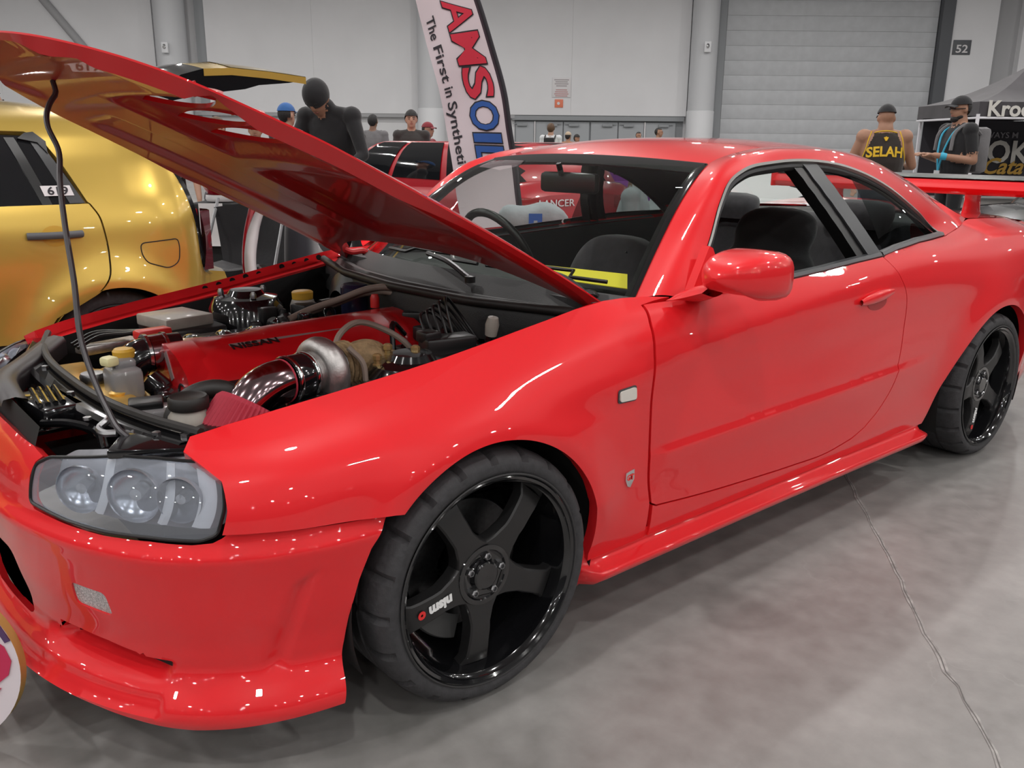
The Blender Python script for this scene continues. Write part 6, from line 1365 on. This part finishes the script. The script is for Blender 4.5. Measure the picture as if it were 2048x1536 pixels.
# ================================================================== PEOPLE
from mathutils.kdtree import KDTree
SK = [mat('skin_%d' % i, c, .55) for i, c in enumerate(((.46, .26, .18), (.36, .19, .12), (.22, .115, .075)))]
CL = {}
def cloth(name, col): 
    if name not in CL: CL[name] = mat(name, col, .85, sheen=.2, noise=.12, nscale=9, bump=.25, bscale=18)
    return CL[name]
HAIR = mat('hair_black', (.012, .010, .010), .6, bump=.4, bscale=120); HAIRB = mat('hair_brown', (.09, .045, .02), .6, bump=.4, bscale=120); EYE = mat('eye_dark', (.015, .012, .01), .2); LIP = mat('lips', (.28, .10, .08), .5)
def person(label, a, b, face, skin=0, shirt=None, pants=None, long_sleeve=True, hair='short', cap=None, Ht=1.74, fat=1.0, pose=None, vox=.013, head_pitch=0.0, head_yaw=0.0, lean=0.0, beard=False, group=None, hood=False):
    """face: heading in the hall frame, 0 looks towards -b; local frame faces -y"""
    J = dict(pel=(0, 0, .95), che=(0, 0, 1.28), nek=(0, .01, 1.47), hea=(0, -.01, 1.615),
             shL=(-.19, 0, 1.415), elL=(-.245, .02, 1.13), wrL=(-.245, -.07, .90), shR=(.19, 0, 1.415), elR=(.245, .02, 1.13), wrR=(.245, -.07, .90),
             hiL=(-.095, 0, .92), knL=(-.10, -.015, .50), anL=(-.10, .02, .085), hiR=(.095, 0, .92), knR=(.10, -.015, .50), anR=(.10, .02, .085))
    if pose: J.update(pose)
    k = Ht/1.74; J = {n: np.array(v, float)*k for n, v in J.items()}
    if lean:
        Rl = rotx(lean); o = J['pel'].copy()
        for n in ('che', 'nek', 'hea', 'shL', 'shR')+(() if pose and 'wrL' in pose else ('elL', 'wrL', 'elR', 'wrR')): J[n] = o+Rl@(J[n]-o)
    mb = MB(); reg = []
    def add(region, fn):
        n0 = len(mb.V); fn(); reg.extend([region]*(len(mb.V)-n0))
    def limb(p, q, r0, r1, region, mid=None):
        p, q = J[p] if isinstance(p, str) else p, J[q] if isinstance(q, str) else q; m = mid or (r0+r1)/2*1.06
        t = np.linspace(0, 1, 7); P = p+(q-p)*t[:, None]; R_ = np.interp(t, [0, .35, 1], [r0, m, r1])
        add(region, lambda: mb.tube(P, R_, 12)); add(region, lambda: mb.ell(p, r0, 7)); add(region, lambda: mb.ell(q, r1, 7))
    # torso: stacked ellipses from pelvis to shoulders
    ax = J['che']-J['pel']; ax /= np.linalg.norm(ax); sx = J['shR']-J['shL']; sx /= np.linalg.norm(sx); fy = np.cross(ax, sx); rows = []
    for t, wx, wy in ((-.14, .13, .095), (-.06, .172, .118), (.02, .168, .118), (.12, .152*fat, .108*fat), (.22, .160*fat, .112*fat), (.33, .182*fat**.5, .118*fat**.5), (.42, .192*fat**.4, .104), (.475, .165*fat**.4, .085), (.52, .085, .066)):
        c = J['pel']+ax*t*k; base = J['pel']+(J['che']-J['pel'])*0
        if t > .33: c = J['pel']+ax*.33*k+(J['nek']-(J['pel']+ax*.33*k))*((t-.33)/.20)
        rows.append([c+k*(sx*wx*math.cos(q)+fy*wy*math.sin(q)*fat**.3) for q in np.linspace(0, 2*PI, 24, endpoint=False)])
    for i, (lo, hi, rg) in enumerate(((0, 3, 2), (2, 9, 1))):
        R_ = np.array(rows[lo:hi]); m = len(R_)
        def f(R_=R_, m=m):
            mb.grid(R_, close_u=True); mb.add(R_[0], [tuple(range(24))[::-1]]); mb.add(R_[-1], [tuple(range(24))])
        add(rg, f)
    sl = 1 if long_sleeve is True else 0
    for s in 'LR':
        add(1 if long_sleeve != 'tank' else 0, lambda s=s: mb.ell(J['sh'+s], .070*k*fat**.4, 8)); limb(J['nek']+(J['che']-J['nek'])*.18, J['nek']+(J['sh'+s]-J['nek'])*.85, .058*k, .055*k, 1)
        
        if long_sleeve is False:
            md_ = J['sh'+s]+(J['el'+s]-J['sh'+s])*.72; limb('sh'+s, md_, .062*k*fat**.3, .056*k, 1); limb(md_, 'el'+s, .046*k, .043*k, 0)
        else: limb('sh'+s, 'el'+s, .058*k*fat**.3, .044*k, 1 if long_sleeve != 'tank' else 0)
        limb('el'+s, 'wr'+s, .043*k, .029*k, sl)
        limb('hi'+s, 'kn'+s, .092*k, .062*k, 2); limb('kn'+s, 'an'+s, .060*k, .042*k, 2)
        an = J['an'+s]; add(3, lambda an=an: mb.ell(an+np.array([0, -.075*k, -.035*k]), (.047*k, .135*k, .05*k), 9))
        # hand: palm and five curled fingers
        w, e = J['wr'+s], J['el'+s]; d = (w-e)/np.linalg.norm(w-e); u, v = frame_of(d); 
        if abs(u[0]) < abs(v[0]): u, v = v, u
        pc = w+d*.055*k; Rm = np.stack([u, v, d], 1); add(0, lambda pc=pc, Rm=Rm: mb.ell(pc, (.040*k, .018*k, .052*k), 8, R=Rm))
        sgn = 1 if s == 'L' else -1; fwd = v*(-1 if v[1] > 0 else 1)
        for i, L_ in enumerate((.070, .080, .074, .058)):
            b0 = pc+d*.04*k+u*(i-1.5)*.020*k; b1 = b0+d*L_*.55*k+fwd*.008*k; b2 = b1+d*L_*.35*k+fwd*.026*k; add(0, lambda P=(b0, b1, b2): mb.tube(np.array(P), .0095*k, 8))
        tb = pc-u*(.036*k)*(1 if i else 1); t1 = tb-u*.022*k+d*.028*k+fwd*.015*k; t2 = t1+d*.03*k+fwd*.014*k; add(0, lambda P=(tb, t1, t2): mb.tube(np.array(P), .0115*k, 8))
    # neck and head
    limb('nek', J['nek']+(J['hea']-J['nek'])*.55, .056*k*fat, .052*k*fat, 1 if hood else 0)
    Rh = rotz(head_yaw)@rotx(head_pitch)@(rotx(lean*.6) if lean else np.eye(3)); hc = J['hea']
    def hp(x, y, z): return hc+k*(Rh@np.array([x, y, z]))
    def he(c, r, rg=0): add(rg, lambda: mb.ell(hp(*c), np.array(r)*k, 10, R=Rh))
    he((0, .010, .025), (.076, .094, .092)); he((0, -.018, -.035), (.062, .074, .078)); he((0, -.045, -.078), (.042, .040, .034)); he((0, -.098, -.012), (.013, .016, .024)); he((0, -.086, .022), (.046, .014, .012))
    for s in (-1, 1): he((s*.078, .012, -.005), (.010, .020, .030))
    src = list(mb.V); name = 'person'
    me = bpy.data.meshes.new('body'); me.from_pydata(mb.V, [], mb.F); ob = bpy.data.objects.new('tmp', me); COL.objects.link(ob)
    md = ob.modifiers.new('r', 'REMESH'); md.mode = 'VOXEL'; md.voxel_size = vox; sm = ob.modifiers.new('s', 'SMOOTH'); sm.factor = .5; sm.iterations = 3
    dg = bpy.context.evaluated_depsgraph_get(); me2 = bpy.data.meshes.new_from_object(ob.evaluated_get(dg)); COL.objects.unlink(ob); bpy.data.objects.remove(ob); bpy.data.meshes.remove(me)
    kd = KDTree(len(src)); 
    for i, p in enumerate(src): kd.insert(Vector(p), i)
    kd.balance()
    shoe = cloth('shoe_dark', (.03, .03, .03))
    me2.materials.clear()
    for m in (SK[skin], shirt, pants, shoe): me2.materials.append(m)
    rg_ = [reg[kd.find(f.center)[1]] for f in me2.polygons]
    if long_sleeve == 'tank':
        for i, f in enumerate(me2.polygons):
            c = f.center; lim = float(np.interp(c.z/k, [1.0, 1.20, 1.30, 1.40, 1.46], [.30, .205, .165, .125, .10]))*k
            if rg_[i] < 2 and c.z > 1.0*k: rg_[i] = 1 if (abs(c.x) < lim and c.z < 1.455*k and abs(c.y) < .2) else 0
    me2.polygons.foreach_set('material_index', rg_); me2.polygons.foreach_set('use_smooth', [True]*len(me2.polygons)); me2.update()
    zmin = min(v.co.z for v in me2.vertices)
    e = empty('person', H(a, b, -zmin), HROT+face); tag(e, label, 'person', group); me2.name = 'body'; link(bpy.data.objects.new('body', me2), e)
    for s in (-1, 1):
        m2 = MB(); m2.ell(hp(s*.031, -.084, .010), np.array((.011, .006, .006))*k, 6, R=Rh); m2.build('eye', EYE, e)
        m2 = MB(); m2.tube([hp(s*.014, -.096, .028), hp(s*.034, -.094, .033), hp(s*.050, -.082, .028)], .004*k, 6); m2.build('eyebrow', HAIR, e)
    m2 = MB(); m2.ell(hp(0, -.086, -.052), np.array((.022, .008, .007))*k, 7, R=Rh); m2.build('mouth', LIP, e)
    def shell(fn, grow, mt, nm, zc=.02):
        V, Fc = ell_vf((0, .010, zc), np.array((.080, .098, .098))*grow, 16); V = np.array(V); C_ = [V[list(f)].mean(0) for f in Fc]; keep = [f for f, c in zip(Fc, C_) if fn(c)]
        W_ = [hp(*p) for p in V]; use = sorted({i for f in keep for i in f}); mp_ = {o: n for n, o in enumerate(use)}
        m2 = MB(); m2.add([W_[i] for i in use], [[mp_[i] for i in f] for f in keep]); return m2.build(nm, mt, e)
    hm_ = HAIRB if hair == 'brown' else HAIR
    if hair != 'bald':
        shell(lambda c: (c[2] > .075-(.10 if c[1] > .02 else 0)-(.05 if c[1] > .055 else 0)) and not (c[1] < -.055 and c[2] < .078), 1.05 if hair == 'short' else 1.14, hm_, 'hair')
    if hair == 'long' or hair == 'mop':
        shell(lambda c: c[2] > .06-(.09 if c[1] > .02 else 0), 1.12, hm_, 'hair_top', .03)
    if beard:
        m2 = MB(); m2.ell(hp(0, -.050, -.086), np.array((.050, .046, .036))*k, 9, R=Rh); m2.ell(hp(0, -.018, -.070), np.array((.066, .060, .040))*k, 9, R=Rh); m2.build('beard', HAIR, e)
    if cap:
        cm = cap[1]
        if cap[0] in ('cap', 'cap_back'):
            shell(lambda c: c[2] > .050, 1.13, cm, 'cap', .03); sgn = -1 if cap[0] == 'cap' else 1
            G = np.array([[hp(x*.075, .01+sgn*(.085+.075*t*(1-.35*x*x)), .058-.012*t-.02*x*x) for x in np.linspace(-1, 1, 9)] for t in np.linspace(0, 1, 5)]); m2 = MB(); m2.grid(G); m2.grid(G[::-1]-np.array([0, 0, .004])); m2.build('cap_brim', cm, e)
        elif cap[0] == 'beanie': shell(lambda c: c[2] > -.01 or (c[1] > .03 and c[2] > -.045), 1.14, cm, 'beanie', .03)
        elif cap[0] == 'hat':
            shell(lambda c: c[2] > .06, 1.15, cm, 'hat_crown', .045); m2 = MB(); m2.lathe([(.09*k, .0), (.165*k, -.006), (.17*k, .0), (.09*k, .01)], hp(0, .01, .085), Rh@np.array([0, 0, 1.0]), 28); m2.build('hat_brim', cm, e)
    e['hp'] = 0; del e['hp']
    return e, J, hp, k
blk = cloth('cloth_black', (.010, .010, .012)); gry = cloth('cloth_grey', (.16, .155, .16)); wht = cloth('cloth_white', (.62, .63, .65)); den = cloth('denim', (.035, .05, .09)); olv = cloth('cloth_dark', (.035, .032, .03)); orn = cloth('cloth_orange', (.45, .16, .05)); mar = cloth('cloth_maroon', (.22, .02, .03)); brw = cloth('jersey_brown', (.020, .013, .010)); camo = cloth('cloth_camo', (.13, .13, .15))
gold = mat('jersey_gold', (.72, .45, .02), .7)
R_ = math.radians
# man in black bent over behind the raised hood
person('man in black hooded top and black beanie bent over behind the hood', -1.36, 7.25, R_(-20), 1, blk, blk, True, 'short', ('beanie', blk), 1.84, 1.15, dict(elL=(-.28, -.30, 1.10), wrL=(-.22, -.52, .95), elR=(.30, -.25, 1.10), wrR=(.22, -.50, .95), hea=(-.02, -.05, 1.575)), .012, R_(30), 0, R_(26), hood=True)
person('person in a blue cap and dark jacket beyond the raised hood', -2.30, 9.2, R_(150), 0, olv, den, True, 'short', ('cap', cloth('cap_blue', (.03, .12, .35))), 1.62)
person('young man with short black hair and dark shirt turned sideways', -2.22, 12.5, R_(60), 1, olv, den, False, 'short', None, 1.62)
person('man in a grey shirt seen from behind, black cropped hair', -2.24, 14.4, R_(172), 2, gry, den, False, 'short', None, 1.68)
person('person wearing a black wide-brimmed hat far by the wall', -3.30, 22.5, R_(10), 1, blk, den, True, 'short', ('hat', blk), 1.50)
person('teenager with mop of dark hair in a dark zipped jacket', -1.36, 12.0, R_(8), 0, olv, den, True, 'mop', None, 1.66, 1.05)
person('person in a maroon jacket and cap behind the mop-haired teenager', -1.30, 13.6, R_(70), 1, mar, den, True, 'short', ('cap', mar), 1.54)
pw_ = person('person in a white hooded sweatshirt with a small black backpack', .80, 20.0, R_(165), 0, wht, den, True, 'brown', None, 1.68, 1.15)
bp, J, hp, k = pw_
m2 = MB(); m2.box(J['che']+np.array([0, .155, -.03]), (.24, .10, .34), bev=.03); m2.build('backpack', blk, bp)
for s in 'LR':
    sh = J['sh'+s]*np.array([.62, 1, 1]); m2 = MB(); m2.tube(cr([sh+np.array([0, .13, -.02]), sh+np.array([0, .03, .055]), sh+np.array([0, -.10, -.02]), sh+np.array([0, -.12, -.18])], 12), .016, 6); m2.build('backpack_strap', blk, bp)
person('person in an orange top with a pale cap by the grey doors', 1.30, 22.0, R_(150), 1, orn, den, True, 'short', ('cap', cloth('cap_tan', (.45, .35, .25))), 1.52)
person('person in a dark top beside the orange top', 1.62, 23.6, R_(40), 1, olv, den, True, 'long', None, 1.48)
person('young man with black hair facing the hall by the grey doors', 3.36, 24.6, R_(20), 1, olv, den, True, 'short', None, 1.58)
person('man with swept black hair in profile by the grey doors', 3.42, 21.6, R_(75), 1, blk, den, False, 'short', None, 1.64)
person('person with brown hair at the far side of the yellow hatchback', -4.35, 7.6, R_(160), 0, gry, den, True, 'brown', None, 1.66)
person('seated visitor in a white t-shirt beyond the coupe cabin', .80, 6.15, R_(75), 1, wht, den, False, 'short', None, 1.66, 1.1, dict(pel=(0, 0, .50), che=(0, -.03, .83), nek=(0, -.04, 1.02), hea=(0, -.06, 1.165), shL=(-.19, -.03, .965), shR=(.19, -.03, .965), elL=(-.24, -.06, .70), elR=(.24, -.06, .70), wrL=(-.16, -.30, .62), wrR=(.16, -.30, .62), hiL=(-.10, 0, .48), hiR=(.10, 0, .48), knL=(-.12, -.42, .50), knR=(.12, -.42, .50), anL=(-.12, -.42, .085), anR=(.12, -.42, .085)))
st = empty('stool', H(.80, 6.15, 0), HROT); tag(st, 'low black stool under the seated visitor', 'stool'); mb = MB(); mb.lathe([(.17, .275), (.18, .295), (.17, .305), (.0005, .305)], (0, 0, 0), (0, 0, 1), 20); mb.build('seat', M['black_satin'], st)
for k_ in range(4): mb = MB(); c, s = math.cos(k_*PI/2+.7), math.sin(k_*PI/2+.7); mb.tube([(.12*c, .12*s, .28), (.19*c, .19*s, 0)], .012, 8); mb.build('leg', M['steel'], st)
# man in the SELAH jersey, seen from behind
sj = person('man in a dark brown and gold SELAH jersey seen from behind', 3.50, 8.6, R_(168), 1, brw, den, 'tank', 'bald', ('cap', blk), 1.66, 1.32, dict(elL=(-.30, -.06, 1.14), wrL=(-.20, -.30, 1.12), elR=(.30, -.06, 1.14), wrR=(.20, -.30, 1.12), hea=(0, -.02, 1.59)), .010, R_(6))
e, J, hp, k = sj
yb = max(v.co.y for v in e.children[0].data.vertices if abs(v.co.x) < .1 and 1.15 < v.co.z < 1.40)
from mathutils.bvhtree import BVHTree
def wrap_on(e, objm, co, d0, lift=.004):
    bv = BVHTree.FromPolygons([v.co for v in objm.vertices], [p.vertices[:] for p in objm.polygons]); out = []
    for p in co:
        h = bv.ray_cast(Vector((p[0], d0*1.0, p[2])), Vector((0, -d0, 0)).normalized()); q = h[0] if h[0] is not None else Vector((p[0], d0*.4, p[2])); out.append((p[0], q.y+math.copysign(lift, d0), p[2]))
    return np.array(out)
def jersey_text(body, size, z, bold, arch=0.0):
    def mp(co):
        P = np.stack([-co[:, 0], 0*co[:, 0], z+co[:, 1]-arch*co[:, 0]**2], 1); return wrap_on(e, e.children[0].data, P, .6)
    return text_mesh('jersey_letters', body, size, gold, e, mp, 0, 0, bold, 'CENTER', .92)
jersey_text('SELAH', .125, 1.215, .004, .5)
m2 = MB()
for q in range(3):
    t_ = R_(90+(q-1)*38); p = wrap_on(e, e.children[0].data, np.array([(0, 0, 1.315), (.026*math.cos(t_), 0, 1.325+.028*math.sin(t_))]), .6); m2.tube(p, .007, 6)
m2.build('jersey_emblem', gold, e)
for s in (-1, 1):
    P = wrap_on(e, e.children[0].data, np.array([(s*x, 0, z) for x, z in ((.125, 1.40), (.150, 1.33), (.165, 1.25), (.19, 1.15), (.20, 1.05))]), .6, .002); m2 = MB(); m2.tube(cr(P, 16), .006, 6); m2.build('jersey_piping', gold, e)
P = wrap_on(e, e.children[0].data, np.array([(x, 0, 1.405-.01*(x/.08)**2) for x in np.linspace(-.10, .10, 9)]), .6, .002); m2 = MB(); m2.tube(cr(P, 16), .006, 6); m2.build('jersey_collar', gold, e)
# bearded man in black with a rucksack and lanyard
bm = person('bearded man in a black t-shirt and cap with a grey rucksack and blue lanyard', 4.58, 9.4, R_(-80), 1, blk, blk, False, 'short', ('cap', blk), 1.76, 1.28, dict(elL=(-.26, .02, 1.12), wrL=(-.12, -.28, 1.17), elR=(.26, .02, 1.12), wrR=(.10, -.30, 1.17)), .010, R_(4), 0, 0, True)
e, J, hp, k = bm
m2 = MB(); m2.box(J['che']+np.array([0, .22, -.06]), (.30, .15, .46), bev=.05); m2.build('rucksack', gry, e)
for s in 'LR':
    sh = J['sh'+s]*np.array([.66, 1, 1]); m2 = MB(); m2.tube(cr([sh+np.array([0, .17, -.04]), sh+np.array([0, .03, .062]), sh+np.array([0, -.12, -.02]), sh+np.array([0, -.15, -.20])], 12), .018, 6); m2.build('rucksack_strap', gry, e)
lan_m = mat('lanyard_blue', (.05, .42, .62), .6)
for s in (-1, 1): m2 = MB(); m2.tube(cr([(s*.07, .02, 1.50), (s*.085, -.10, 1.42), (s*.05, -.165, 1.25), (.0, -.175, 1.02)], 14), .010, 6); m2.build('lanyard', lan_m, e)
m2 = MB(); m2.box((0, -.185, .97), (.085, .008, .12)); m2.build('lanyard_pass', wht, e, False)
m2 = MB(); m2.lathe([(.034, -.03), (.038, 0), (.034, .03)], J['wrR']+(J['elR']-J['wrR'])*.22, J['wrR']-J['elR'], 16); m2.build('wristband', lan_m, e)
m2 = MB(); m2.tube([hp(-.05, -.088, .012), hp(0, -.100, .016), hp(.05, -.088, .012)], .006, 6); m2.tube([hp(.05, -.088, .012), hp(.083, .0, .012)], .004, 6); m2.tube([hp(-.05, -.088, .012), hp(-.083, .0, .012)], .004, 6); m2.build('glasses', HAIR, e)
person('person with light hair behind the man in the jersey', 4.62, 11.6, R_(-25), 0, wht, den, True, 'brown', None, 1.46)
person('person in a grey top beside the tent far behind', 6.35, 15.0, R_(60), 1, gry, den, True, 'short', None, 1.42)
person('person in grey patterned trousers standing behind the yellow hatchback', -2.62, 8.0, R_(30), 0, camo, camo, False, 'brown', None, 1.46)
person('person in all black clothes standing behind the folding chair', -2.45, 8.6, R_(10), 1, blk, blk, True, 'short', None, 1.46)
